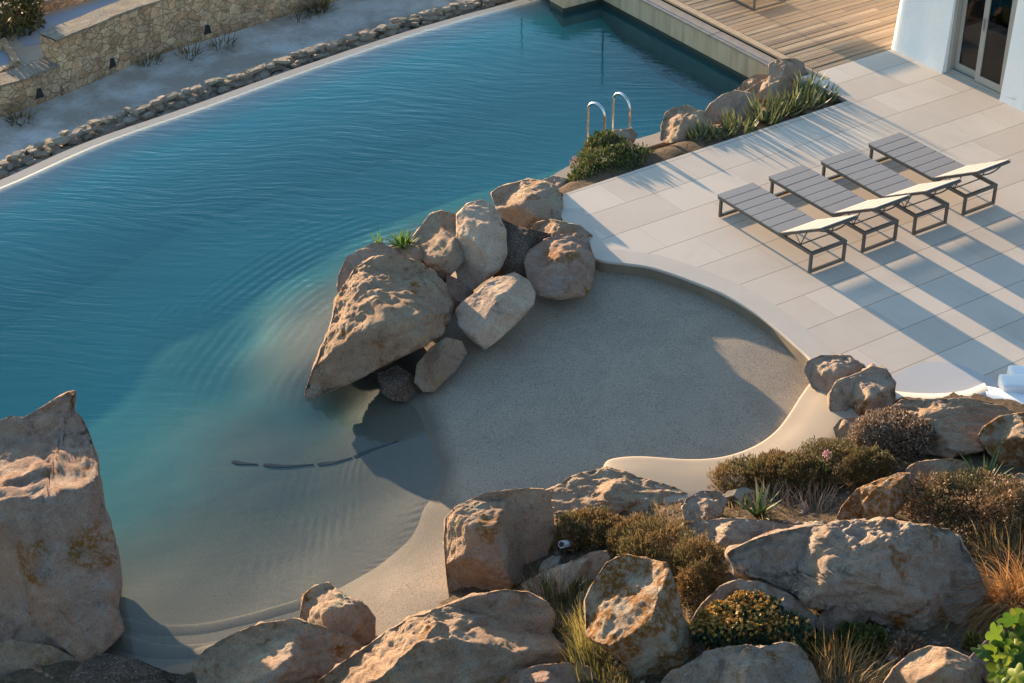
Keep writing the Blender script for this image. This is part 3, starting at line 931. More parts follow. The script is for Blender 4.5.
def rock(name, out, mat, label, zb=None, base=None, thick=.8, planes=None, seed=1, sub=6, rough=1.0, strata=0.0, back=1.0, c=None, dz=.3, group=None, box_=.58, facets=8, cat='rock', off=0.0, crack=0.0, lean=.3):
    """a solid stone whose outline, seen from the photograph's side, follows the polygon out (pixels); its true
    size comes from where its foot meets the ground; planes = facets (nx, ny, nz, px, py, depth)"""
    rs = np.random.RandomState(seed)
    out = np.array(out, float)
    if c is None:
        x, y = out[:, 0], out[:, 1]
        x2, y2 = np.roll(x, -1), np.roll(y, -1)
        cr = x * y2 - x2 * y
        c = np.array([((x + x2) * cr).sum(), ((y + y2) * cr).sum()]) / (3 * cr.sum())
    c = np.array(c, float)
    if base is None:
        i = int(np.argmax(out[:, 1]))
        base = (.5 * out[i, 0] + .5 * c[0], out[i, 1])
    gp = at(base[0], base[1], zb) if zb is not None else ground_at(*base)
    ppm = FPX / depth(gp)
    d = out - c
    th = np.arctan2(-d[:, 1], d[:, 0])
    rr = np.linalg.norm(d, axis=1) / ppm
    # polygon radius at any angle
    TH = np.linspace(-math.pi, math.pi, 721)
    RR = np.zeros_like(TH)
    A, B = d / ppm * [1, -1], np.roll(d, -1, 0) / ppm * [1, -1]
    for i, t in enumerate(TH):
        u = np.array([math.cos(t), math.sin(t)])
        e = B - A
        den = u[0] * e[:, 1] - u[1] * e[:, 0]
        den = np.where(np.abs(den) < 1e-9, 1e-9, den)
        tt = (A[:, 0] * e[:, 1] - A[:, 1] * e[:, 0]) / den
        s_ = (A[:, 0] * u[1] - A[:, 1] * u[0]) / den
        ok = (tt > 0) & (s_ >= -1e-6) & (s_ <= 1 + 1e-6)
        RR[i] = tt[ok].max() if ok.any() else np.interp(t, np.sort(th), rr[np.argsort(th)])
    ker_ = np.array([.25, .5, .25])
    RR = np.convolve(np.r_[RR[-3:-1], RR, RR[1:3]], ker_, 'same')[2:-2]
    R = float(RR.mean())
    T = thick * R
    V, Fc = ico(sub)
    m = np.hypot(V[:, 0], V[:, 1])
    tht = np.arctan2(V[:, 1], V[:, 0])
    r = np.interp(tht, TH, RR)
    rho = r * np.clip(m, 0, 1) ** box_
    cz = np.sqrt(np.clip(1 - m * m, 0, 1)) ** box_
    u, v = rho * np.cos(tht), rho * np.sin(tht)
    wf = np.where(V[:, 2] >= 0, T * cz, -T * back * cz)
    given = planes is not None
    if not given:
        planes = []
        for i in range(facets):
            a = rs.uniform(0, 6.283) if i else 1.7
            nz = rs.uniform(.45, .85)
            k = math.sqrt(1 - nz * nz)
            q = rs.uniform(.25, .6) * R
            planes.append((math.cos(a) * k, math.sin(a) * k, nz, c[0] + math.cos(a) * q * ppm, c[1] - math.sin(a) * q * ppm, rs.uniform(.6, .85)))
    fr = V[:, 2] >= -.02
    for nx, ny, nz, px, py, dw in planes:
        wp = dw * T - (nx * (u - (px - c[0]) / ppm) + ny * (v + (py - c[1]) / ppm)) / nz
        wp = np.maximum(wp, -.12 * T)
        wf = np.where(fr, smin(wf, wp, .04 * R), wf)
    # fracture faces : flat crisp cuts spread over the side that is seen
    for i in range(3 if mat in ('smooth', 'wet') else 6 if given else 11):
        a = rs.uniform(0, 6.283) if i % 2 else rs.uniform(1.2, 3.0)
        ra = np.interp((a + math.pi) % 6.2832 - math.pi, TH, RR)
        q = rs.uniform(.35, .95) * ra
        nz = rs.uniform(.45, .9) if i % 2 else rs.uniform(.42, .62)
        k_ = math.sqrt(1 - nz * nz)
        b_ = a + rs.normal() * .5
        u0, v0 = q * math.cos(a), q * math.sin(a)
        near = np.argsort((u - u0) ** 2 + (v - v0) ** 2 + np.where(fr, 0, 9))[:6]
        w0 = wf[near].max() * (rs.uniform(.96, 1.01) if given else rs.uniform(.88, .98))
        wp = w0 - (math.cos(b_) * k_ * (u - u0) + math.sin(b_) * k_ * (v - v0)) / nz
        wp = np.maximum(wp, -.08 * T)
        wf = np.where(fr, smin(wf, wp, .012 * R), wf)
    # local frame to world
    Dc = depth(gp) + dz * R + off
    C0 = CAM + ray(*c) * Dc
    ppm2 = FPX / Dc
    k = ppm / ppm2
    dpt = Dc + lean * v * k - wf
    P = CAM + (FV + np.outer((c[0] + u * ppm - CXP) / FPX, RV) - np.outer((c[1] - v * ppm - CYP) / FPX, UV)) * dpt[:, None]
    N = vnormals(P, Fc)
    Q = P + rs.uniform(0, 50, 3)
    amp = .055 * R * rough
    f0 = 1.3 / R
    disp = amp * (.8 * fbm(Q * f0, 3, seed) + .55 * (ridged(Q * f0 * 1.7, 3, seed + 5) - .5))
    disp += .030 * rough * (R ** .5) * (fbm(Q * 7, 4, seed + 9) + .8 * (ridged(Q * 4.0, 4, seed + 3) - .3)) + .013 * max(rough, .7) * (fbm(Q * 15, 3, seed + 4) + .5 * ridged(Q * 11, 3, seed + 6))
    if strata:
        sd_ = np.array([.25, .35, .9])
        s_ = Q @ (sd_ / np.linalg.norm(sd_)) * (5.5 / max(R, .35)) + 1.2 * fbm(Q * 1.2 / R, 3, seed + 2)
        disp += strata * .06 * R * (np.abs((s_ % 1) - .5) * 2 - .5)
    if crack:
        cr_ = np.abs(fbm(Q * .9 / R, 3, seed + 21))
        disp -= crack * .08 * R * np.exp(-(cr_ / .035) ** 2)
    rim_ = np.where(np.abs(V[:, 2]) < .25, .35 + .65 * np.abs(V[:, 2]) / .25, 1.0)
    P = P + N * (disp * rim_)[:, None]
    org = np.array([C0[0], C0[1], gp[2]])
    me = fast_mesh(name, P - org, Fc, True)
    o = link(name, me, ROCK[mat], None, tuple(org))
    tag(o, label, cat, group)
    return o

G1 = 'boulders piled between the pool and the beach'
G2 = 'rocks of the hillside'
G3 = 'rocks edging the planted bed'
# pile at the water
rock('boulder', [(304,394),(311,372),(319,349),(329,330),(333,312),(339,295),(354,268),(373,257),(395,254),(419,261),(434,271),(446,284),(453,304),(451,323),(442,335),(415,351),(384,366),(354,382),(319,396),(309,399)],
     'brown', 'largest boulder of the pile, tapering to a point that overhangs the shallow water', zb=-.45, base=(385,372), thick=.85, seed=3, sub=7, group=G1, lean=.6, box_=.6,
     planes=[(-.42,.72,.55,370,290,.72),(.10,.62,.78,415,285,.8),(.45,-.30,.84,420,320,.82),(-.05,-.66,.75,390,345,.7),(-.72,.2,.66,335,340,.5),(-.5,.35,.79,352,318,.62)], crack=.3, rough=1.1)
rock('boulder', [(337,290),(338,275),(346,257),(366,246),(378,241),(396,249),(412,264),(390,290),(355,302)], 'grey', 'ragged grey slab peeping out behind the largest pile boulder', zb=-.5, base=(385,330), thick=.6, seed=5, group=G1, lean=.6, off=.3, strata=.6)
rock('boulder', [(388,247),(400,243),(415,246),(432,251),(432,263),(422,274),(405,268),(393,258)], 'brown', 'small low brown stone wedged behind the largest boulder, below the green sprig', zb=-.3, base=(412,290), thick=.8, seed=7, sub=5, group=G1, lean=.6)
rock('boulder', [(411,240),(420,227),(430,214),(441,210),(461,215),(467,229),(468,248),(463,264),(453,273),(445,280),(433,270),(419,257)], 'tan', 'craggy upright boulder with a hollow lit face, left of the tall smooth one', zb=-.4, base=(446,295), thick=.9, seed=11, group=G1, lean=.6, box_=.6,
     planes=[(-.55,.35,.76,440,250,.6),(.5,.2,.84,460,240,.7),(-.2,.7,.68,440,222,.5),(.1,-.6,.79,450,265,.6)], rough=1.2)
rock('boulder', [(456,214),(467,203),(482,199),(494,206),(501,218),(506,230),(507,254),(500,270),(484,282),(468,294),(459,291),(455,265)], 'smooth', 'tall smooth boulder standing in the middle of the pile', zb=-.4, base=(470,298), thick=.9, seed=13, group=G1, lean=.6, box_=.65,
     planes=[(.15,.75,.64,480,215,.55),(.2,-.35,.91,485,262,.85),(-.5,.2,.84,462,240,.7)], rough=.7)
rock('boulder', [(491,193),(498,187),(529,179),(545,181),(557,186),(563,199),(564,227),(556,233),(516,240),(506,229),(497,212)], 'tan', 'squared tan boulder at the terrace end of the pile, with a bright left face', zb=-.25, base=(530,246), thick=.9, seed=17, group=G1, lean=.55, off=.5, box_=.5,
     planes=[(-.62,.12,.77,512,215,.62),(.28,.1,.95,545,215,.85),(-.1,.86,.5,530,188,.4)], rough=.9)
rock('boulder', [(524,262),(528,250),(545,239),(557,235),(576,233),(590,243),(595,262),(593,287),(584,297),(557,300),(537,296),(528,283)], 'pink', 'rounded pinkish boulder standing against the curved end of the terrace', zb=-.22, thick=.5, seed=19, group=G1, lean=.85, box_=.6,
     planes=[(-.1,.8,.6,560,246,.5),(-.2,-.1,.97,550,275,.85),(.7,.05,.71,585,268,.6)], crack=.2)
rock('boulder', [(455,310),(463,301),(477,292),(491,279),(514,272),(528,279),(536,292),(534,305),(526,315),(499,340),(485,350),(469,338),(458,325)], 'smooth', 'bread shaped boulder with one pale broken face, lying at the edge of the beach', zb=-.32, base=(492,346), thick=.8, seed=23, group=G1, lean=.6, box_=.62,
     planes=[(-.55,.25,.8,475,312,.6),(.25,.55,.8,512,292,.75),(.3,-.55,.78,510,325,.62)], rough=.6)
rock('boulder', [(417,364),(431,347),(446,337),(462,341),(467,353),(456,370),(434,392),(423,392),(414,382)], 'brown', 'smooth low brown stone in the shade under the overhang, half on the beach', zb=-.52, thick=.75, seed=29, group=G1, lean=.6, rough=.5, facets=2)
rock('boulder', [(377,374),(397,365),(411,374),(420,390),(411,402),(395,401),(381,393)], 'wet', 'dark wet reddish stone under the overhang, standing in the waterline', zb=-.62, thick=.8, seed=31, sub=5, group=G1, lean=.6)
rock('boulder', [(446,274),(460,280),(474,292),(466,308),(456,318),(446,306)], 'pink', 'small pinkish stone squeezed between the largest and the bread shaped boulders', zb=-.4, thick=1.2, seed=37, sub=5, group=G1, lean=.0, off=.1)
rock('boulder', [(484,222),(500,218),(516,226),(548,233),(540,255),(530,280),(512,290),(494,280)], 'wet', 'dark filler stone with painted shade in the gap below the squared tan boulder', zb=-.3, base=(512,288), thick=.9, seed=41, sub=5, group=G1, lean=.2, off=.1)  # shade of the gap put into its dark colour; enlarged to block sun
rock('boulder', [(400,262),(430,262),(452,280),(452,330),(410,350),(380,350)], 'wet', 'dark filler stone added to block sun, deep in the pile behind the largest boulder', zb=-.45, base=(425,335), thick=.7, seed=42, sub=5, group=G1, lean=.0, off=.5)  # unseen stone added to stop sun leaking through the pile
rock('boulder', [(530,224),(550,219),(566,222),(582,232),(584,250),(566,262),(540,258)], 'brown', 'brown filler stone added to block sun under the squared tan boulder, behind the pinkish one', zb=-.2, base=(560,266), thick=1.4, seed=45, sub=6, group=G1, lean=-.1, off=.25)  # unseen stone added against a streak of sun on the beach
rock('boulder', [(325,358),(352,335),(400,325),(432,352),(405,386),(350,391)], 'wet', 'dark filler stone added to block sun under the largest boulder just above the waterline', zb=-.68, base=(380,392), thick=.9, seed=44, sub=5, group=G1, lean=.1, off=.6)  # stone added to stop sun leaking under the boulder; shade in its colour
rock('boulder', [(556,238),(566,223),(580,225),(592,235),(598,248),(597,262),(575,264)], 'grey', 'grey stone in shade between the pinkish boulder and the terrace corner', zb=-.2, base=(586,263), thick=.8, seed=43, sub=6, group=G1, lean=.1, off=.12)
rock('boulder', [(540,181),(552,176),(566,178),(582,186),(568,193),(552,192)], 'grey', 'small flat grey stone between the squared boulder and the green cushion plant', zb=-.3, thick=.7, seed=47, sub=5, group=G1, lean=.6)
# planted bed
rock('boulder', [(599,140),(606,133),(617,130),(632,128),(638,134),(634,143),(612,148)], 'tan', 'flat tan stone behind the green cushion plant by the ladder', zb=-.3, thick=.7, seed=53, sub=5, group=G3)
rock('boulder', [(660,140),(661,126),(665,113),(672,108),(687,105),(700,110),(714,116),(712,132),(684,146),(668,144)], 'tan', 'tan boulder with a bright left end, first of the row along the bed', zb=-.3, thick=.8, seed=59, group=G3, box_=.6,
     planes=[(-.7,.15,.7,672,128,.5),(.35,.1,.93,695,128,.8),(0,.85,.5,685,110,.4)])
rock('boulder', [(703,114),(710,104),(722,95),(735,90),(753,94),(759,104),(754,116),(735,122),(714,124)], 'grey', 'domed pale grey boulder, second of the row along the bed', zb=-.28, thick=.8, seed=61, group=G3)
rock('boulder', [(738,89),(744,81),(756,74),(768,75),(772,82),(758,90),(746,94)], 'tan', 'small tan boulder touching the pool wall at the corner', zb=-.4, thick=.8, seed=67, sub=5, group=G3)
rock('boulder', [(743,93),(757,83),(770,78),(788,78),(796,85),(790,97),(772,103),(752,104)], 'tan', 'low long boulder with a bright top behind the aloes', zb=-.25, thick=.7, seed=71, group=G3)
rock('boulder', [(768,78),(769,64),(777,59),(795,58),(804,63),(807,76),(797,84),(780,84)], 'grey', 'upright grey boulder with a flat shaded face beside the deck corner', zb=-.15, thick=.6, seed=73, group=G3, box_=.5, planes=[(.15,-.05,.99,790,72,.8),(-.7,.2,.68,771,70,.5)])

# the big stone at the left
rock('boulder', [(-90,470),(-40,437),(0,421),(12,415),(23,418),(49,403),(66,393),(76,390),(76,397),(72,408),(82,418),(88,430),(93,445),(98,460),(101,480),(105,505),(113,530),(119,552),(121,585),(118,608),(125,632),(106,646),(97,656),(82,666),(64,680),(50,710),(0,740),(-80,740),(-120,600)],
     'pink', 'huge leaning pinkish boulder filling the left edge of the view', zb=-.5, base=(90,672), thick=.7, seed=79, sub=7, lean=.6, dz=.3, off=.45, box_=.5, back=1.1, c=(20,560),
     planes=[(-.34,.84,.42,50,424,.55),(.05,-.20,.975,40,500,.66),(.72,.0,.69,108,540,.40),(.2,-.6,.77,60,660,.6)], rough=.9, strata=.2, crack=.2)
rock('rock', [(-30,715),(-30,655),(10,640),(50,645),(80,660),(95,690),(90,720)], 'brown', 'shaded brown rock under the left edge of the huge boulder, in the bottom left corner', zb=-.6, base=(40,690), thick=.6, seed=84, group=G2)
rock('rock', [(55,715),(70,676),(82,664),(103,653),(120,656),(142,661),(168,672),(196,678),(215,720)], 'wet', 'dark grey flat rock in the shade at the foot of the huge left boulder', zb=-.5, base=(120,700), thick=.6, seed=83, group=G2, facets=3, strata=.8)
rock('rock', [(193,664),(205,650),(222,640),(242,630),(262,623),(295,619),(322,626),(348,636),(363,647),(348,660),(322,683),(310,712),(230,715),(200,692)], 'tan', 'broad low tan rock, half in shade, second from the left along the bottom', zb=-.45, base=(265,705), thick=.75, seed=89, sub=7, group=G2, box_=.7, strata=.5,
     planes=[(-.40,.76,.51,290,652,.6),(.1,.55,.83,320,650,.75),(0,.1,.99,270,680,.9)])
rock('rock', [(299,618),(304,594),(314,586),(328,582),(346,596),(367,606),(375,618),(374,637),(365,648),(340,650),(312,640)], 'tan', 'chunky block of pitted tan rock standing on the sand beside the shore', zb=-.42, base=(345,646), thick=.85, seed=97, group=G2, box_=.6,
     planes=[(-.6,.6,.53,325,605,.6),(.75,.1,.65,363,622,.55),(0,-.1,.99,335,632,.85)], rough=1.3)
rock('rock', [(300,700),(322,678),(345,660),(362,649),(384,633),(409,617),(438,608),(469,597),(506,589),(530,592),(549,604),(556,618),(550,632),(562,645),(575,660),(540,672),(500,690),(480,720),(330,725)], 'brown', 'long sloping ridge of rock at the bottom centre with a grey shaded flank', base=(440,700), thick=.75, seed=101, sub=7, group=G2, box_=.6, strata=.7, crack=.3,
     planes=[(-.42,.80,.42,400,632,.6),(-.05,.85,.5,510,597,.55),(.12,-.02,.99,470,650,.8),(.55,-.2,.8,540,630,.6)], rough=1.1)
rock('rock', [(488,700),(498,682),(515,671),(540,665),(561,663),(579,662),(592,669),(600,684),(598,705)], 'pink', 'flat pinkish grey rock cut by the bottom edge of the view', thick=.7, base=(545,695), seed=103, group=G2)
rock('boulder', [(443,540),(445,518),(455,507),(484,493),(525,488),(544,489),(551,499),(554,518),(554,538),(546,560),(524,580),(505,594),(462,600),(450,603),(448,588),(444,562)], 'brown', 'big upright square boulder standing between the sand and the brown shrubs', zb=-.3, base=(490,600), thick=.75, seed=107, sub=7, group=G2, lean=.05, box_=.45,
     planes=[(.12,.06,.99,505,540,.85),(-.86,.1,.5,452,560,.5),(-.15,.90,.40,500,497,.35),(.6,-.45,.66,545,570,.6),(.1,-.5,.86,500,580,.75)], rough=.8, crack=.2)
rock('rock', [(520,584),(537,575),(552,568),(570,562),(590,552),(607,551),(611,558),(598,575),(590,594),(560,600),(532,600)], 'grey', 'low bluish grey slab between the square boulder and the orange lichened rock', thick=.7, base=(560,596), seed=109, group=G2)
rock('rock', [(585,600),(590,588),(595,580),(606,562),(624,554),(649,559),(665,564),(675,585),(684,618),(694,632),(707,652),(692,662),(660,684),(634,680),(624,662),(604,648),(586,636)], 'lichen', 'pale standing rock with a large orange lichen patch on its top', base=(640,676), thick=.85, seed=113, sub=7, group=G2, box_=.6,
     planes=[(-.50,.42,.76,635,615,.72),(.78,.05,.62,668,592,.55),(.5,-.2,.84,685,640,.5)], rough=1.0)
rock('rock', [(650,712),(656,690),(672,674),(700,656),(718,648),(747,644),(760,648),(782,642),(799,646),(810,661),(816,676),(826,690),(820,712)], 'grey', 'knobbly pale rock with hollows along the bottom, right of the lichened rock', base=(740,705), thick=.75, seed=127, sub=7, group=G2, rough=1.7, box_=.7)
rock('rock', [(690,622),(700,606),(720,586),(739,579),(768,584),(794,597),(806,608),(818,618),(812,640),(770,655),(720,655),(698,640)], 'grey', 'low rounded grey rock behind the yellow flowering shrub', base=(755,650), thick=.7, seed=131, group=G2)
rock('rock', [(726,553),(749,541),(782,531),(809,526),(835,523),(856,520),(895,521),(918,525),(949,528),(960,539),(972,555),(978,570),(987,591),(977,614),(971,636),(959,650),(933,645),(905,632),(880,624),(856,614),(830,612),(809,605),(792,592),(772,585),(758,578),(738,574)], 'grey', 'largest hillside rock, broad and grey with a rough tan crest, right of centre', base=(870,628), thick=.6, seed=137, sub=7, group=G2, box_=.55, crack=.3,
     planes=[(-.55,.68,.48,800,556,.62),(-.1,.82,.56,900,532,.6),(.08,.02,.99,880,585,.85),(-.5,.3,.81,770,560,.6),(.6,.05,.8,960,595,.6),(-.25,.35,.9,830,575,.72),(.3,.45,.84,930,545,.62),(.1,-.35,.93,900,615,.75)], rough=2.0, strata=.4)
rock('rock', [(815,622),(822,612),(835,606),(842,600),(857,598),(868,603),(871,617),(858,631),(838,640),(820,636)], 'pink', 'small knobbly pinkish rock in front of the largest hillside rock', thick=.8, seed=139, sub=5, group=G2, rough=1.6)
rock('rock', [(880,700),(884,682),(894,667),(910,653),(929,646),(949,648),(969,657),(984,669),(996,684),(995,715),(890,715)], 'tan', 'rounded pale boulder at the bottom right beside the bright green leaves', base=(940,710), thick=.8, seed=149, group=G2, rough=.6, facets=2)
rock('rock', [(968,660),(978,648),(988,639),(1004,640),(1025,650),(1040,665),(1040,700),(1000,700)], 'pink', 'small pale rock half hidden behind the bright green leaves', thick=.8, seed=151, sub=5, group=G2)
rock('rock', [(680,524),(700,520),(737,518),(768,520),(795,527),(784,536),(752,540),(728,552),(716,542),(695,540)], 'grey', 'flat grey slab in front of the sword leaved agave', base=(735,546), thick=.6, seed=157, group=G2, dz=.5, lean=.9)
rock('rock', [(543,492),(556,487),(568,478),(592,470),(610,467),(626,472),(650,480),(674,487),(691,495),(690,505),(682,515),(660,522),(620,516),(580,514),(556,518)], 'tan', 'flat pale tan outcrop beside the smooth sandy lip', zb=.0, base=(620,519), thick=.45, seed=163, sub=7, group=G2, rough=1.1, strata=1.0, dz=.6, lean=1.3)
rock('rock', [(682,508),(686,498),(702,490),(718,491),(728,500),(720,516),(700,522),(684,520)], 'grey', 'small dark grey rock with a white edge, left of the agave', thick=.6, seed=167, sub=6, group=G2, lean=.8, facets=6, box_=.5, strata=1.0, rough=1.6)
rock('rock', [(834,523),(842,506),(857,489),(876,481),(899,473),(911,474),(911,490),(901,508),(887,522),(862,526)], 'lichen', 'leaning ochre lichened rock above the largest hillside rock', thick=.75, seed=173, group=G2, box_=.6,
     planes=[(-.5,.6,.62,865,495,.6),(.7,.05,.7,900,500,.5),(-.2,-.2,.96,860,515,.7)])
rock('rock', [(905,470),(916,462),(951,458),(968,462),(975,472),(962,479),(941,486),(924,492),(908,482)], 'tan', 'flat topped rock behind the russet bush, below the rounded dry bush', thick=.7, seed=179, sub=6, group=G2)
rock('rock', [(978,436),(983,427),(1000,416),(1026,412),(1058,420),(1060,470),(1030,475),(1005,468),(988,453)], 'lichen', 'rounded pale rock with orange stains cut by the right edge', thick=.8, base=(1015,470), seed=181, group=G2)
rock('rock', [(880,418),(890,408),(901,400),(934,399),(971,398),(1002,405),(1022,416),(1000,424),(984,436),(986,450),(950,458),(920,452),(895,440)], 'brown', 'long flat ochre rock against the white curb at the terrace end', base=(945,455), thick=.55, seed=191, sub=7, group=G2, strata=1.0, dz=.5, lean=.9,
     planes=[(-.1,.84,.53,945,410,.6),(.05,.05,.99,940,440,.8)])
rock('boulder', [(804,371),(807,361),(820,355),(831,355),(850,355),(867,368),(862,382),(838,390),(829,396),(812,388)], 'grey', 'rough grey boulder at the right end of the curved beach wall', zb=-.05, base=(832,395), thick=.8, seed=193, group=G2, rough=1.6)
rock('boulder', [(829,408),(829,394),(836,381),(858,373),(872,366),(886,369),(896,382),(896,400),(892,410),(859,418),(834,424)], 'grey', 'rough grey boulder in front of its twin beside the terrace', zb=.0, base=(858,420), thick=.8, seed=197, group=G2, rough=1.6)
rock('rock', [(833,428),(840,419),(859,417),(864,430),(853,443),(837,442)], 'tan', 'small tan stone beside the rounded dry bush and the sandy lip', thick=.8, seed=199, sub=5, group=G2)
rock('rock', [(1004,606),(1016,474),(1030,474)][:0] or [(1008,478),(1020,473),(1035,480),(1035,500),(1015,500)], 'tan', 'small tan stone at the right edge beside the grey yucca', thick=.8, seed=211, sub=5, group=G2)
rock('rock', [(918,492),(924,481),(934,482),(938,494),(930,502)], 'tan', 'small pointed stone at the left edge of the russet bush', thick=.8, seed=223, sub=5, group=G2)
# ------------------------------------------------------------------ house with its sliding door
root = empty('house', (22.72, 20.0, 0), 'white plastered house with a sliding glass door at the terrace corner', 'house')
HL = np.array(root.location)
def wallface(name, ya, yb, z0, z1, rnd_end=False, x1=23.0):
    """battered wall panel between ya > yb"""
    bm = bmesh.new()
    n = 14
    ys = np.linspace(ya, yb, 12)
    prof = []
    for z in np.linspace(z0, z1, n):
        fx = 22.69 + .035 * z + .05 * (math.exp(-z / .25) * -.35)
        L = []
        if rnd_end:
            r = .14
            yy = ya - .035 * z
            L += [(28.0, yy, z)]
            L += [(fx + r - r * math.sin(a), yy - r + r * math.cos(a), z) for a in np.linspace(0, 1.5708, 7)]
            L += [(fx, q - .035 * z * max(0, (q - yb) / (ya - yb) - .3), z) for q in ys[2:]]
        else:
            L = [(fx, q, z) for q in ys]
        L += [(x1, yb, z)]
        if not rnd_end: L = [(x1, ya, z)] + L
        prof.append(np.array(L))
    n_ = len(prof[0])
    V, Fc = loft([p - HL for p in prof])
    V = V + .006 * fbm((V + HL) * 2.2, 3, 4)[:, None] * np.array([1, .3, 0])
    me = fast_mesh(name, V, Fc, True)
    me.set_sharp_from_angle(angle=RAD(35))
    return link(name, me, PLASTER, root)
YD0, YD1, ZD = 20.37, 19.03, 2.25
wallface('wall', 21.70, YD0, 0, 3.3, True)
wallface('wall', YD1, 11.0, 0, 3.3)
wallface('wall', YD0, YD1, ZD, 3.3)
bm = bmesh.new()
box(bm, 22.75 - HL[0], 28 - HL[0], 11 - HL[1], 21.55 - HL[1], 3.28, 3.5, .03)
bm_obj('roof', bm, PLASTER, root)
bm = bmesh.new()
x0, x1 = 23.05 - HL[0], 26 - HL[0]
box(bm, x0, x1, 17.5 - HL[1], 21.4 - HL[1], .0, .02)
box(bm, x1, x1 + .05, 17.5 - HL[1], 21.4 - HL[1], 0, 3.2)
box(bm, x0, x1, 21.4 - HL[1], 21.45 - HL[1], 0, 3.2)
box(bm, x0, x1, 17.45 - HL[1], 17.5 - HL[1], 0, 3.2)
box(bm, x0, x1, 17.5 - HL[1], 21.4 - HL[1], 3.2, 3.25)
bm_obj('room', bm, mat_plain('room_paint', (.55, .52, .47), .8), root)
def D(name, boxes, mat, par, bev=.006):
    bm = bmesh.new()
    for b in boxes: box(bm, b[0] - HL[0], b[1] - HL[0], b[2] - HL[1], b[3] - HL[1], b[4], b[5], bev)
    return bm_obj(name, bm, mat, par)
door = D('door', [(22.78, 22.96, YD0 - .06, YD0 - .001, 0, ZD), (22.78, 22.96, YD1 + .001, YD1 + .06, 0, ZD), (22.78, 22.96, YD1 + .06, YD0 - .06, 0, .05), (22.78, 22.96, YD1 + .06, YD0 - .06, ZD - .06, ZD - .001), (22.80, 22.82, YD1 + .07, YD0 - .07, .05, .075)], DOORF, root)
ym = 19.66
D('sash', [(22.80, 22.855, ym - .02, ym + .085, .055, ZD - .065), (22.80, 22.855, YD1 + .063, YD1 + .15, .055, ZD - .065), (22.80, 22.855, YD1 + .15, ym - .02, .055, .19), (22.80, 22.855, YD1 + .15, ym - .02, ZD - .2, ZD - .065)], DOORF, door)
D('pane', [(22.822, 22.832, YD1 + .151, ym - .021, .191, ZD - .201)], GLASS, door, 0)
D('sash', [(22.885, 22.935, YD0 - .15, YD0 - .063, .055, ZD - .065), (22.885, 22.935, ym + .0, ym + .08, .055, ZD - .065), (22.885, 22.935, ym + .08, YD0 - .15, .055, .19), (22.885, 22.935, ym + .08, YD0 - .15, ZD - .2, ZD - .065)], DOORF, door)
D('pane', [(22.905, 22.915, ym + .081, YD0 - .151, .191, ZD - .201)], GLASS, door, 0)
D('handle', [(22.765, 22.80, ym + .02, ym + .05, 1.0, 1.22)], STEEL, door)
bm = bmesh.new()
pr = None
for i in range(41):
    y = 20.30 - i * .0135
    x = 23.12 + .03 * math.sin(i * 1.35)
    q = [bm.verts.new((x - HL[0], y - HL[1], z)) for z in (.03, 2.3)]
    if pr: bm.faces.new((pr[0], q[0], q[1], pr[1]))
    pr = q
bm_obj('curtain', bm, CURTAIN, root, True)
bm = bmesh.new()
pr = None
for i in range(50):
    y = 19.62 - i * .0115
    x = 23.10 + .03 * math.sin(i * 1.3)
    q = [bm.verts.new((x - HL[0], y - HL[1], z)) for z in (.03, 2.3)]
    if pr: bm.faces.new((pr[0], q[0], q[1], pr[1]))
    pr = q
bm_obj('curtain', bm, mat_plain('pane_reflection_green', (.45, .52, .47), .85), root, True)  # added sheet, its green stands in for reflections in the right pane

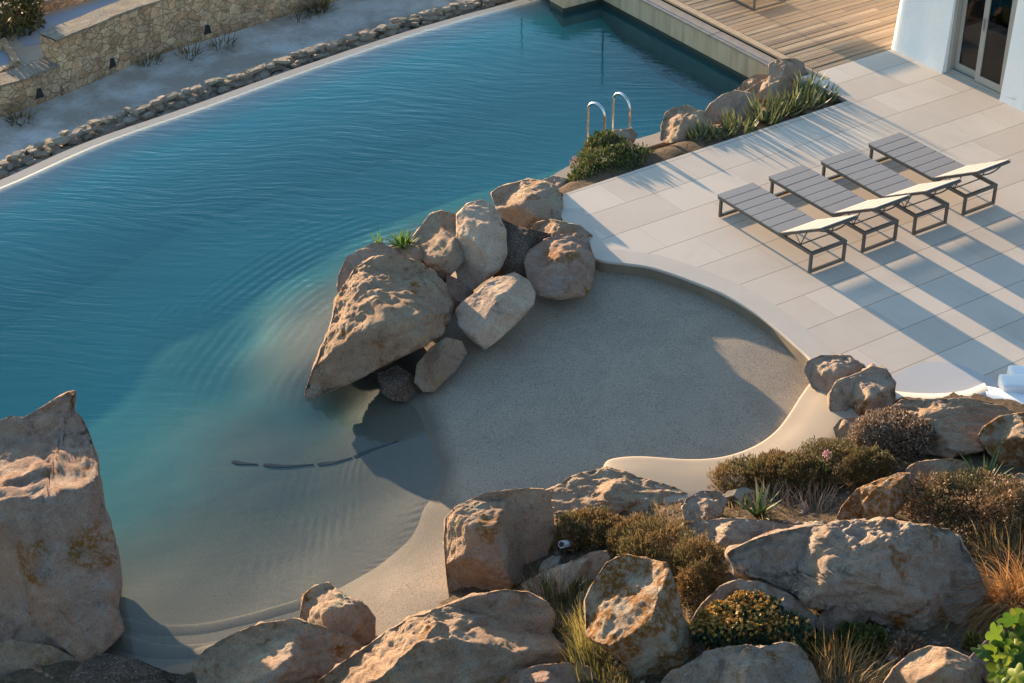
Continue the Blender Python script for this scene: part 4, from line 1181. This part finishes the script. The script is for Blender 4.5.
# ------------------------------------------------------------------ loungers
def lounger():
    root = empty('sun_lounger', (16.14, 18.55, 0), 'x', 'sun lounger', 'sun loungers in a row on the terrace')
    W_, L_, ZS = .68, 2.10, .335
    # rails
    bm = bmesh.new()
    for x in (.02, W_ - .02):
        box(bm, x - .02, x + .02, -L_, -.02, ZS - .05, ZS, .003)
    box(bm, .04, W_ - .04, -.06, -.02, ZS - .05, ZS - .006, .003)
    box(bm, .04, W_ - .04, -L_, -L_ + .04, ZS - .05, ZS, .003)
    box(bm, .04, W_ - .04, -1.47, -1.43, ZS - .05, ZS - .012, .003)
    bm_obj('frame', bm, FRAME, root)
    for y in (-.10, -L_ + .0):
        bm = bmesh.new()
        box(bm, .0, .04, y, y + .04, .0, ZS - .052, .003)
        box(bm, W_ - .04, W_, y, y + .04, .0, ZS - .052, .003)
        box(bm, .04, W_ - .04, y, y + .04, .0, .04, .003)
        bm_obj('leg', bm, FRAME, root)
    bm = bmesh.new()
    rs = random.Random(2)
    ns = 7
    p0, p1 = .0, -1.43
    pw = (p1 - p0) / ns
    for i in range(ns):
        box(bm, -.01, W_ + .01, p0 + pw * (i + 1) + .007, p0 + pw * i - .007, ZS + .001, ZS + .019 + rs.uniform(-.001, .001), .008)
    bm_obj('seat', bm, SLING, root)
    # raised back
    a = RAD(29)
    c, s = math.cos(a), math.sin(a)
    def bp(t, h): return (-1.445 - t * c + h * s, ZS + .015 + t * s + h * c)
    bm = bmesh.new()
    nb, LB = 4, .93
    for i in range(nb):
        t0, t1 = LB * i / nb + .006, LB * (i + 1) / nb - .006
        b2 = bmesh.new()
        box(b2, -.01, W_ + .01, t0, t1, 0, .018, .008)
        for v in b2.verts:
            bow = .0
            y, z = bp(v.co.y, v.co.z + bow)
            v.co = (v.co.x, y, z)
        merge(bm, b2)
    bm_obj('backrest', bm, SLING, root)
    bm = bmesh.new()
    for x in (.02, W_ - .02):
        bar(bm, (x, *bp(0, -.02)), (x, *bp(LB, -.02)), .03, .03)
    for t in (.0, LB - .015): bar(bm, (.035, *bp(t, -.02)), (W_ - .035, *bp(t, -.02)), .03, .03)
    # curved spreader bar behind the back
    pts = [(x, *bp(.80, -.03 - .07 * (1 - ((x - W_ / 2) / (W_ / 2 - .03)) ** 2))) for x in np.linspace(.03, W_ - .03, 9)]
    tube(bm, pts, .011, 6)
    bm_obj('back_frame', bm, FRAME, root)
    bm = bmesh.new()
    for x in (.06, W_ - .06):
        tube(bm, [(x, *bp(.52, -.03)), (x, -L_ + .30, ZS - .02)], .009, 6)
        tube(bm, [(x, *bp(.25, -.03)), (x, -L_ + .30, ZS - .02)], .007, 6)
    tube(bm, [(.04, -L_ + .30, ZS - .02), (W_ - .04, -L_ + .30, ZS - .02)], .010, 6)
    bm_obj('back_strut', bm, FRAME, root)
    return root
first = lounger()
labs = ['grey sun lounger nearest the curved beach wall, leftmost of the four', 'second grey sun lounger from the beach side of the terrace',
        'third grey sun lounger from the beach side of the terrace', 'grey sun lounger nearest the house door, rightmost of the four']
for i in range(4):
    if i == 0: r = first
    else:
        r = first.copy()
        COL.objects.link(r)
        for ch in list(first.children):
            c = ch.copy()
            COL.objects.link(c)
            c.parent = r
    r.location = (16.1422 + 1.0169 * i, 18.553 + (0, .02, -.015, .01)[i], .008)
    r.rotation_euler = (0, 0, RAD((0, .5, -.6, .35)[i]))
    r['label'] = labs[i]

# ------------------------------------------------------------------ pool ladder
p1, p2 = at(587, 150, ZW), at(612, 138, ZW)
q1, q2 = at(604, 141, -.30), at(629, 131, -.30)
root = empty('pool_ladder', tuple((p1 + p2) / 2), 'polished steel pool ladder with two arched rails', 'pool ladder')
l0 = np.array(root.location)
for p, q, tp in ((p1, q1, 104), (p2, q2, 94.5)):
    bm = bmesh.new()
    dh = (q - p) * [1, 1, 0]
    wd = np.linalg.norm(dh)
    # height of the arch from the picture
    mid = p + dh / 2
    zt = ZW
    while pix((mid[0], mid[1], zt))[1] > tp: zt += .01
    pts = [p + [0, 0, -.9]] + [p + [0, 0, h] for h in np.linspace(-.2, zt - ZW - wd / 2, 5)]
    zc = zt - wd / 2
    pts += [(*(mid + dh / 2 * -math.cos(a))[:2], zc + wd / 2 * math.sin(a)) for a in np.linspace(.15, math.pi - .15, 12)]
    pts += [np.array([q[0], q[1], zc]), np.array([q[0], q[1], -.55])]
    tube(bm, [Vector(np.array(x) - l0) for x in pts], .026, 10)
    bm_obj('rail', bm, STEEL, root, True)
for h in (-.25, -.5, -.75):
    bm = bmesh.new()
    a, b = p1 + [0, 0, h] - l0, p2 + [0, 0, h] - l0
    bar(bm, a, b, .08, .025)
    bm_obj('step', bm, STEEL, root)

# ------------------------------------------------------------------ low table on the deck, seen only by its foot, and two slim posts mirrored in the water
c0 = at(754, 11, 0.0)
root = empty('low_table', tuple(c0 * [1, 1, 0] + [0, 0, .006]), 'low metal framed table on the deck, only its foot frame in view', 'table')
w_, d_ = .75, 1.1
for x in (0, w_):
    bm = bmesh.new()
    bar(bm, (x, 0, .02), (x, d_, .02), .035, .035)
    bar(bm, (x, 0, .0375), (x, 0, .34), .035, .035)
    bar(bm, (x, d_, .0375), (x, d_, .34), .035, .035)
    bm_obj('leg', bm, FRAME, root)
bm = bmesh.new()
bar(bm, (.018, 0, .02), (w_ - .018, 0, .02), .035, .035)
bm_obj('crossbar', bm, FRAME, root)
bm = bmesh.new()
box(bm, -.04, w_ + .04, -.04, d_ + .04, .34, .38, .008)
bm_obj('tabletop', bm, DECK, root)
for i, (px, py0, py1, lab) in enumerate(((603, 33, 83, 'thin dark post at the deck edge, mirrored in the water above the ladder'),
                                         (522, 3, 47, 'thin dark post by the far pool corner, mirrored near the top edge'))):
    b = at(px, py0, 2 * ZW - .0)
    z = 2 * ZW
    while pix((b[0], b[1], z))[1] < py1 and z > -6: z -= .01
    top = 2 * ZW - z
    bm = bmesh.new()
    tube(bm, [(0, 0, 0), (0, 0, top)], .022, 8)
    box(bm, -.05, .05, -.05, .05, 0, .012)
    o = bm_obj('post', bm, FRAME, None, False, (b[0], b[1], -.054 if i == 0 else -.002))
    tag(o, lab, 'post', 'slim posts mirrored in the pool')
bm = bmesh.new()
box(bm, 19.65, 20.76, 27.92, 31, -.5, -.004)
tag(bm_obj('far_deck_slab', bm, CONCRETE), kind='structure')

# ------------------------------------------------------------------ white curb and white block at the terrace end
def ledge(name, inner, outer, z0, z1, label, mat):
    A = crom([tuple(at(x, y, z0)) for x, y in inner], 50)
    B = crom([tuple(at(x, y, z0)) for x, y in outer], 50)
    h = np.linspace(z0, z1, 50)
    def L(f, dz):
        q = A * (1 - f) + B * f
        q[:, 2] = h + dz
        return q
    V, Fc = loft([L(-.02, -.2), L(0, -.012), L(.03, 0), L(.5, .004), L(.93, 0), L(.99, -.02), L(1.02, -.3)])
    o = link(name, fast_mesh(name, V, Fc, True), mat)
    return tag(o, label, name)
LEDGE = mat_plain('cream_plaster', (.56, .505, .43), .85, var=.05, sc=3, bump=.15)
ledge('curb', [(868,388),(892,391),(930,394.5),(962,392.5),(984,385)], [(866,404),(892,407),(930,408),(965,407),(990,400)], .03, .07, 'low cream plaster ledge curving along the end of the terrace', LEDGE)
ledge('curb', [(984,385),(1000,388),(1024,394),(1060,402)], [(988,403),(1004,407),(1024,411),(1060,420)], .07, .07, 'short white curb at the right edge in front of the white block', PLASTER)
b = at(1002, 396, 0)
bm = bmesh.new()
box(bm, 0, 1.6, 0, .3, -.1, .15, .05)
box(bm, .18, 1.6, .3, .55, -.1, .12, .04)
o = bm_obj('plaster_block', bm, PLASTER, None, True, tuple(b))
o.rotation_euler = (0, 0, RAD(-34))
tag(o, 'rounded white plaster block at the right edge of the terrace', 'block')

# ------------------------------------------------------------------ garden spotlights
def spot(px, py, name, mat, label, r, L, tilt):
    g = ground_at(px, py + 4)
    root = empty(name, tuple(g), label, 'garden light', rz=RAD(200))
    bm = bmesh.new()
    tube(bm, [(0, 0, -.05), (0, 0, .14)], .012, 8)
    bm_obj('stake', bm, FRAME, root)
    a = Vector((math.cos(tilt), 0, math.sin(tilt)))
    p = Vector((0, 0, .16))
    bm = bmesh.new()
    tube(bm, [p - a * L * .5, p - a * L * .45, p + a * L * .45, p + a * L * .5], [r * .8, r, r, r * .95], 16)
    bm_obj('lamp_head', bm, mat, root, False)
    bm = bmesh.new()
    tube(bm, [p + a * L * .5, p + a * (L * .5 + .02)], [r * .95, r * 1.1], 16, False)
    tube(bm, [p + a * (L * .5 - .004), p + a * (L * .5 + .004)], r * .7, 16)
    bm_obj('glass_ring', bm, DARK, root)
    return root
spot(565, 551, 'garden_spotlight', mat_plain('white_lamp_paint', (.55, .56, .58), .5), 'small white cylindrical spotlight under the brown shrub beside the square boulder', .045, .17, .5)
s2 = spot(797, 597, 'garden_spotlight', BRONZE, 'small round bronze spotlight on the rock above the yellow flowers', .055, .10, -.35)
s2.rotation_euler = (0, 0, math.atan2(-FV[1], -FV[0]))
s2.location = Vector(tuple(at(797, 601, s2.location.z + .22)))
# ------------------------------------------------------------------ plants
def leaf_quads(P, D, Nn, L, Wd, curl=0.0):
    """elongated diamond leaves: P base, D direction, Nn side"""
    S = np.cross(D, Nn)
    S /= np.linalg.norm(S, axis=1)[:, None] + 1e-9
    L, Wd = L[:, None], Wd[:, None]
    a = P
    b = P + D * L * .5 + S * Wd * .5
    c = P + D * L
    d = P + D * L * .5 - S * Wd * .5
    V = np.stack([a, b, c, d], 1).reshape(-1, 3)
    return V, np.arange(len(V)).reshape(-1, 4)

def unit(v): return v / (np.linalg.norm(v, axis=-1, keepdims=True) + 1e-9)

def shrub(name, lobes, mat, label, cat='shrub', n=7000, leaf=.045, wid=.35, seed=1, up=.6, shell=.42, clump=.36, twigs=60, group=None, dens=True, twigmat=None, parts=None, zoff=0.0, z=None, fwd=0.0):
    """lobes: (cx, cy, half width, half height) in pixels; each is an ellipsoid resting on the ground"""
    rs = np.random.RandomState(seed)
    E_ = []
    for cx, cy, hw, hh in lobes:
        g = ground_at(cx, cy + hh * .55) if z is None else at(cx, cy + hh * .55, z)
        z_ = z
        ppm = FPX / depth(g)
        rx = hw / ppm
        ry = rx * .85
        zz_ = (hh / ppm) ** 2 - (ry * math.sin(PITCH) * .9) ** 2
        rz = max(math.sqrt(max(zz_, 0.0)) / cp, .35 * rx)
        zz = g[2]
        for _ in range(12):
            c = at(cx, cy, zz + rz * .35)
            if z_ is None: zz = zg(c[0], c[1])
        c = at(cx, cy, zz + rz * .35 + zoff)
        E_.append((c, np.array([rx, ry, rz])))
    root = empty(name, tuple(E_[0][0] * [1, 1, 0] + [0, 0, zg(*E_[0][0][:2]) if z is None else z]), label, cat, group)
    org = np.array(root.location)
    tot = sum(e[1][0] * e[1][2] for e in E_)
    VV, RN = [], []
    bmt = bmesh.new()
    for c, r in E_:
        k = int(n * r[0] * r[2] / tot)
        d = unit(rs.normal(size=(k, 3)))
        d[:, 2] = np.where(d[:, 2] < -.35, -d[:, 2], d[:, 2])
        bump_ = 1 + clump * fbm(d * 2.6 + c, 3, seed) + .12 * vnoise(d * 8 + c, seed + 1)
        rad = bump_ * (1 - shell * rs.beta(1, 2.2, k))
        P = c + d * r * rad[:, None]
        nrm = unit(d / r)
        D = unit(nrm * 1.0 + np.array([0, 0, up]) + rs.normal(size=(k, 3)) * .45)
        sd_ = unit(rs.normal(size=(k, 3)))
        V, _ = leaf_quads(P - D * leaf * .5, D, sd_, leaf * rs.uniform(.6, 1.3, k), leaf * wid * rs.uniform(.7, 1.3, k))
        VV.append(V)
        RN.append(np.clip(.5 + .32 * rs.normal(size=k) + .35 * fbm(P * 3, 2, seed + 4), 0, 1))
        b0 = Vector(c * [1, 1, 0] + [0, 0, c[2] - r[2] * .8])
        for i in range(int(twigs * r[0] * r[2] / tot)):
            q = c + unit(rs.normal(size=3) * [1, 1, .6] + [0, 0, .6]) * r * rs.uniform(.8, 1.08)
            m1 = (np.array(b0) * .5 + q * .5) + rs.normal(size=3) * .04
            tube(bmt, [b0 - Vector(org), Vector(m1 - org), Vector(q - org)], [.007, .005, .002], 4, False)
    V = np.concatenate(VV) - org
    Fc = np.arange(len(V)).reshape(-1, 4)
    link('foliage', fast_mesh('foliage', V, Fc, False, np.concatenate(RN)), mat, root)
    if twigs: bm_obj('branches', bmt, twigmat or M_TWIG, root)
    else: bmt.free()
    return root

def blades(n, rs, rad, L, Wd, spread, droop, seg=5, lean=(0, 0), thick=0.0, base_up=1.0):
    """curved tapering strips, returns V, F, rnd"""
    VV, FF, RR = [], [], []
    off = 0
    for i in range(n):
        a = rs.uniform(0, 6.283)
        rr = rad * math.sqrt(rs.uniform(0, 1))
        p = np.array([rr * math.cos(a), rr * math.sin(a), -.02])
        a2 = a + rs.normal() * .6
        el = RAD(90) - abs(rs.normal(spread, spread * .45))
        d = np.array([math.cos(a2) * math.cos(el) + lean[0], math.sin(a2) * math.cos(el) + lean[1], math.sin(el) * base_up])
        d /= np.linalg.norm(d)
        l = L * rs.uniform(.55, 1.15)
        wv = Wd * rs.uniform(.7, 1.2)
        side = np.cross(d, [0, 0, 1.0])
        side /= np.linalg.norm(side) + 1e-9
        rn = np.clip(rs.normal(.5, .28), 0, 1)
        dr = droop * rs.uniform(.5, 1.4)
        for s in range(seg + 1):
            t = s / seg
            wt = wv * (1 - t ** 1.6) * (.75 + .6 * t * (1 - t) * 2) + wv * .03
            up_ = np.cross(side, d)
            if thick:
                VV += [p - side * wt / 2 + up_ * thick * (1 - t), p, p + side * wt / 2 + up_ * thick * (1 - t)]
            else:
                VV += [p - side * wt / 2, p + side * wt / 2]
            if s < seg:
                m_ = 3 if thick else 2
                b = off + s * m_
                if thick: FF += [(b, b + 1, b + 4, b + 3), (b + 1, b + 2, b + 5, b + 4)]
                else: FF += [(b, b + 1, b + 3, b + 2)]
                RR += [rn] * (2 if thick else 1)
            p = p + d * l / seg
            d = d + np.array([lean[0] * .25, lean[1] * .25, -dr / seg])
            d /= np.linalg.norm(d)
        off += (seg + 1) * (3 if thick else 2)
    return np.array(VV), np.array(FF), np.array(RR)

def tuft(name, px, py, mat, label, cat, n, rad, L, Wd, spread, droop, seed, lean=(0, 0), thick=0.0, seg=5, z=None, group=None):
    rs = np.random.RandomState(seed)
    g = ground_at(px, py) if z is None else at(px, py, z)
    V, Fc, R = blades(n, rs, rad, L, Wd, spread, droop, seg, lean, thick)
    o = link(name, fast_mesh(name, V, Fc, True, R), mat, None, tuple(g))
    return tag(o, label, cat, group)

# brown heath shrubs
shrub('heath_shrub', [(588,531,34,22),(570,540,20,18),(612,535,18,18)], M_HEATH, 'low brown heath shrub directly right of the upright square boulder', n=9000, leaf=.05, wid=.28, seed=1)
shrub('heath_shrub', [(660,555,48,32),(640,540,30,22),(695,570,34,32),(700,590,28,28),(625,545,22,20)], M_HEATH, 'larger brown heath shrub behind the orange lichened rock', n=17000, leaf=.05, wid=.28, seed=2)
shrub('heath_shrub', [(745,481,38,20),(775,478,34,24),(722,486,16,12)], M_HEATH, 'brown heath mound behind the agave, on the sandy lip', n=12000, leaf=.05, wid=.26, seed=3)
shrub('heath_shrub', [(830,468,46,26),(868,470,28,24),(800,480,30,24)], M_HEATHG, 'long dull green and brown heath mound below the rounded dry bush', n=15000, leaf=.05, wid=.26, seed=4)
shrub('dry_bush', [(892,437,44,28),(870,440,26,24),(915,442,26,24)], M_DRYBUSH, 'rounded dry twiggy bush in front of the long flat ochre rock', 'bush', n=9000, leaf=.036, wid=.6, seed=5, up=.2, clump=.15, twigs=160)
shrub('dry_bush', [(975,510,56,36),(935,505,34,30),(1010,520,40,40),(960,535,50,24)], M_REDBUSH, 'sprawling russet dry bush above the right end of the largest rock', 'bush', n=17000, leaf=.036, wid=.6, seed=6, up=.3, clump=.4, shell=.45, twigs=160)
# yellow flowers
r_ = shrub('flowering_shrub', [(742,626,44,20),(712,630,22,15),(782,634,28,14)], M_FLLEAF, 'low shrub covered in small yellow orange flowers at the bottom', 'flowering shrub', n=11000, leaf=.05, wid=.6, seed=7, up=.5, twigs=40, zoff=.28)
rs = np.random.RandomState(70)
fo = [c for c in r_.children if c.name.startswith('foliage')][0]
co = np.array([v.co[:] for v in fo.data.vertices])[2::4]
wpx = np.array([pix(p + np.array(r_.location)) for p in co])
pr = sstep(800, 700, wpx[:, 0]) * sstep(640, 618, wpx[:, 1]) + .12
sel = co[rs.uniform(size=len(co)) < pr * .30]
sel = sel[:2600] + np.array([0, 0, .012])
k = len(sel)
D_ = unit(rs.normal(size=(k, 3)) + [0, 0, .7])
V1, _ = leaf_quads(sel - D_ * .02, D_, unit(rs.normal(size=(k, 3))), np.full(k, .05), rs.uniform(.03, .05, k))
D2 = unit(rs.normal(size=(k, 3)) + [0, 0, .5])
V2, _ = leaf_quads(sel - D2 * .02, D2, unit(rs.normal(size=(k, 3))), np.full(k, .045), rs.uniform(.03, .05, k))
V = np.r_[V1, V2]
link('flowers', fast_mesh('flowers', V, np.arange(len(V)).reshape(-1, 4), False, rs.uniform(size=2 * k)), M_FLOWER, r_)
# weeds in the gaps
shrub('weed_clump', [(868,645,24,18),(850,640,18,16)], M_WEED, 'green weed clump at the foot of the largest hillside rock', 'weeds', n=3500, leaf=.055, wid=.35, seed=8, up=.9, shell=.6, twigs=20)
shrub('weed_clump', [(815,652,26,18),(800,645,14,12)], M_WEED, 'dark green weeds beside the knobbly pale rock', 'weeds', n=2800, leaf=.055, wid=.3, seed=9, up=.9, shell=.6, twigs=20)
shrub('weed_clump', [(905,648,22,12)], M_DRYBUSH, 'greyish dry weeds behind the round pale boulder', 'weeds', n=1800, leaf=.05, wid=.3, seed=10, up=.9, shell=.6, twigs=20)
shrub('weed_clump', [(972,644,10,12)], M_YGRASS, 'small yellow green herb left of the bright green leaves', 'weeds', n=700, leaf=.05, wid=.3, seed=11, up=.9, shell=.6, twigs=10)
# grasses
tuft('grass_tuft', 850, 682, M_DRYGRASS, 'dry straw coloured grass tuft at the bottom beside the weeds', 'grass', 180, .34, .38, .009, .5, 1.1, 12, (.12, 0))
tuft('grass_tuft', 835, 676, M_ORANGEGRASS, 'orange tinged dry grass tuft right of the knobbly pale rock', 'grass', 130, .25, .36, .009, .6, 1.3, 13)
tuft('grass_tuft', 612, 668, M_YGRASS, 'yellow green grass growing at the foot of the orange lichened rock', 'grass', 420, .42, .42, .010, .35, .5, 14)
tuft('grass_tuft', 594, 640, M_YGRASS, 'short yellowish grass left of the orange lichened rock', 'grass', 200, .28, .34, .009, .35, .5, 15)
tuft('grass_tuft', 563, 612, M_DKGRASS, 'dark green grass in the shade behind the long sloping rock', 'grass', 520, .42, .36, .010, .45, .6, 16)
tuft('grass_tuft', 548, 645, M_DKGRASS, 'thin dull grass on the right end of the long sloping rock', 'grass', 260, .4, .22, .009, .5, .6, 17)
tuft('ornamental_grass', 1008, 606, M_ORANGEGRASS, 'big arching orange ornamental grass at the right edge', 'grass', 800, .25, .82, .009, .85, 1.9, 18, (-.4, -.1), seg=7)
tuft('grass_tuft', 780, 505, M_DRYBUSH, 'grey dry grass beside the agave under the heath mound', 'grass', 160, .3, .25, .009, .6, .6, 19)
tuft('grass_tuft', 815, 512, M_DRYBUSH, 'sparse dry stalks behind the largest hillside rock', 'grass', 140, .32, .28, .008, .5, .4, 20)
tuft('grass_tuft', 1005, 563, M_DRYGRASS, 'straw grass between the russet bush and the orange grass', 'grass', 170, .3, .4, .009, .6, .9, 21)
tuft('agave', 758, 515, M_AGAVE, 'sword leaved green agave in front of the heath mound', 'agave', 24, .05, .44, .065, .6, .25, 22, thick=.018)
tuft('yucca', 985, 486, M_AGAVE, 'small grey green yucca growing behind the russet bush', 'yucca', 20, .05, .5, .045, .6, .2, 23, thick=.012)
tuft('garlic_flower', 824, 484, M_SPRIG, 'green stalk with a pink flower head in the heath mound', 'flower', 14, .05, .4, .02, .2, .3, 24)
fl = [o for o in COL.objects if o.name == 'garlic_flower'][0]
rs = np.random.RandomState(3)
P = rs.normal(size=(60, 3)) * .022 + [-.02, 0, .44]
D_ = unit(rs.normal(size=P.shape))
V, Fc = leaf_quads(P, D_, unit(rs.normal(size=P.shape)), np.full(len(P), .035), np.full(len(P), .022))
link('flower_head', fast_mesh('flower_head', V, Fc, False, rs.uniform(size=len(P))), M_PINK, fl)

# aloes of the planted bed
alo = [(700, 137, .16, 34, .36, 'aloe clump beside the bright ended tan boulder, leftmost in the bed'), (722, 136, .14, 30, .42, 'aloe clump in front of the domed grey boulder'),
       (738, 130, .18, 44, .50, 'dense aloe clump right of the domed grey boulder'), (765, 120, .2, 56, .60, 'tall aloe clump in the middle of the bed'),
       (783, 112, .16, 40, .55, 'aloe clump in front of the low long boulder'), (800, 108, .18, 46, .50, 'aloe clump below the upright grey boulder'),
       (822, 100, .2, 46, .36, 'aloe clump nearest the sharp corner of the bed'), (806, 92, .12, 26, .55, 'aloe clump beside the deck corner')]
for i, (px, py, rad, n, L, lab) in enumerate(alo):
    tuft('aloe', px, py, M_ALOE, lab, 'aloe', int(n * 1.1), rad * 1.3, L * .74, .058, .68, -.7, 40 + i, thick=.02, z=-.08, group='aloes in the planted bed')
# cushion plant by the ladder
shrub('cushion_plant', [(612,163,40,22),(590,178,24,14),(638,163,24,13),(604,150,24,18),(618,176,30,12),(650,158,14,8)], M_GREEN, 'low green cushion plant with fleshy leaves beside the ladder', 'cushion plant', n=11000, leaf=.055, wid=.5, seed=25, up=.8, clump=.3, twigs=10, z=-.25)
shrub('flower_tuft', [(575,163,6,7)], M_PINK, 'tiny pinkish flower tuft on the kerb left of the cushion plant', 'flower', n=160, leaf=.03, wid=.5, seed=26, twigs=8, shell=.8, z=-.3)
# green sprigs growing on the pile
tuft('sprig', 404, 245, M_SPRIG, 'bright green leafy sprig growing on top of the boulder pile', 'sprig', 60, .09, .24, .035, .6, .6, 27, z=.14)
tuft('sprig', 379, 243, M_SPRIG, 'thin pale green sprig at the top of the ragged slab', 'sprig', 26, .05, .22, .014, .4, .4, 28, z=.16)
# dead weeds along the far path
for i, (px, py, n, lab) in enumerate(((318, 10, 160, 'largest dead brown weed at the foot of the far wall, farthest right'), (222, 47, 60, 'dark dead weed at the wall foot right of the square drain hole'),
                                     (188, 56, 70, 'dark dead weed in the middle of the wall foot'), (148, 62, 90, 'reddish dead weed below the taller wall, right of the arched drain hole'), (20, 122, 70, 'flat dead weed on the path at the far left'), (300,20,40,'small dead weed beside the largest one at the wall foot'))):
    tuft('dead_weed', px, py, M_HEATH, lab, 'weed', n, .22, .36, .02, .7, .6, 60 + i, z=ZP, group='dead weeds along the far path')
# dark bush at the top left corner
rs = np.random.RandomState(9)
c = at(6, 14, ZY + .35)
P = c + unit(rs.normal(size=(2600, 3))) * np.array([.75, .6, .6]) * rs.uniform(.6, 1, (2600, 1))
D_ = unit(P - c + [0, 0, .4] + rs.normal(size=P.shape) * .4)
V, Fc = leaf_quads(P, D_, unit(rs.normal(size=P.shape)), rs.uniform(.08, .16, 2600), rs.uniform(.03, .07, 2600))
root = empty('bush', tuple(c - [0, 0, .5]), 'dark green bush in the top left corner behind the border wall', 'bush')
link('foliage', fast_mesh('foliage', V - np.array(root.location), Fc, False, rs.uniform(size=2600)), M_BUSHDK, root)
bm = bmesh.new()
for i in range(6):
    tube(bm, [(0, 0, -.25), tuple(rs.normal(size=3) * .15 + [0, 0, .3]), tuple(rs.normal(size=3) * .3 + [0, 0, .7])], [.03, .02, .006], 5, False)
bm_obj('branches', bm, M_TWIG, root)
tuft('agave', 1034, 106, M_AGAVE, 'spiky agave against the house wall, only its leaf tips inside the right edge', 'agave', 24, .05, .55, .05, .75, .2, 33, thick=.012, z=.0)

# fig branch at the bottom right
b = at(1012, 640, 3.0)
gz = max(zg(b[0] + .2, b[1] - .6), 0)
root = empty('fig_shrub', (b[0] + .25, b[1] - .45, gz), 'bright green broad leaved fig shrub in the bottom right corner', 'fig shrub')
org = np.array(root.location)
rs = np.random.RandomState(12)
bm = bmesh.new()
tips = []
for px, py in ((1008,636),(1020,624),(1000,658),(1015,652),(1030,640),(1010,674),(1028,668),(1040,628),(1045,655),(1000,645),(1018,664),(1022,638),(1006,684),(1030,684)):
    q = at(px + 3, py + 2, b[2] + rs.uniform(-.15, .15))
    tips.append(q)
    tube(bm, [Vector((rs.uniform(-.05, .05), rs.uniform(-.05, .05), -.1)), Vector(((q - org) * .5 + rs.normal(size=3) * .06)), Vector(q - org)], [.03, .018, .006], 6, False)
bm_obj('branches', bm, mat_plain('fig_bark', (.28, .25, .21), .85), root)
VV, FF, RR = [], [], []
o_ = 0
for q in tips:
    for _ in range(4):
        R0 = rs.uniform(.065, .105)
        c0_ = q - org + rs.normal(size=3) * .09
        nn = unit(np.array([-.25, -.25, .8]) + rs.normal(size=3) * .5)
        e1 = unit(np.cross(nn, rs.normal(size=3)))
        e2 = np.cross(nn, e1)
        rn = rs.uniform()
        m_ = 40
        VV.append(c0_)
        for j in range(m_):
            a = 2 * math.pi * j / m_
            r = 1.3 * R0 * (.60 + .40 * abs(math.cos(2.5 * a)) ** 1.2) * (1 - .35 * math.exp(-((a - math.pi) / .35) ** 2))
            VV.append(c0_ + e1 * r * math.cos(a) + e2 * r * math.sin(a) + nn * (-.25 * r * r / R0 + .012 * math.cos(5 * a)))
        for j in range(m_):
            FF.append((o_, o_ + 1 + j, o_ + 1 + (j + 1) % m_))
            RR.append(rn)
        o_ += m_ + 1
link('foliage', fast_mesh('foliage', np.array(VV), np.array(FF), True, np.array(RR)), M_FIG, root)

# scattered small stones and dry litter on the hillside soil
rs = np.random.RandomState(77)
VV, FF = [], []
IV, IF = ico(2)
o_ = 0
for i in range(900):
    px, py = rs.uniform(540, 1060), rs.uniform(470, 720)
    g = at(px, py, .4)
    g[2] = zg(g[0], g[1])
    if inpoly(g[None, :2], cut)[0]: continue
    s = .018 * math.exp(rs.normal() * .6)
    VV.append(IV * np.array([s, s * rs.uniform(.6, 1), s * rs.uniform(.4, .8)]) * (1 + .25 * rs.normal(size=(len(IV), 1))) + g)
    FF.append(IF + o_)
    o_ += len(IV)
o = link('gravel', fast_mesh('gravel', np.concatenate(VV), np.concatenate(FF), False), RUB)
tag(o, 'small loose stones on the hillside soil', 'gravel', kind='stuff')
VV, FF, RR = [], [], []
o_ = 0
for i in range(520):
    px, py = rs.uniform(545, 1060), rs.uniform(480, 730)
    g = at(px, py, .4)
    g[2] = zg(g[0], g[1])
    if inpoly(g[None, :2], cut)[0]: continue
    if fbm(g[None] * 1.2, 2, 3)[0] < -.1: continue
    V, Fc, R = blades(rs.randint(8, 22), rs, .1, .16, .008, .6, .6, 3)
    VV.append(V + g)
    FF.append(Fc + o_)
    RR.append(R)
    o_ += len(V)
o = link('dry_grass', fast_mesh('dry_grass', np.concatenate(VV), np.concatenate(FF), True, np.concatenate(RR)), M_DRYGRASS)
tag(o, 'short dry grass scattered over the hillside soil', 'grass', kind='stuff')
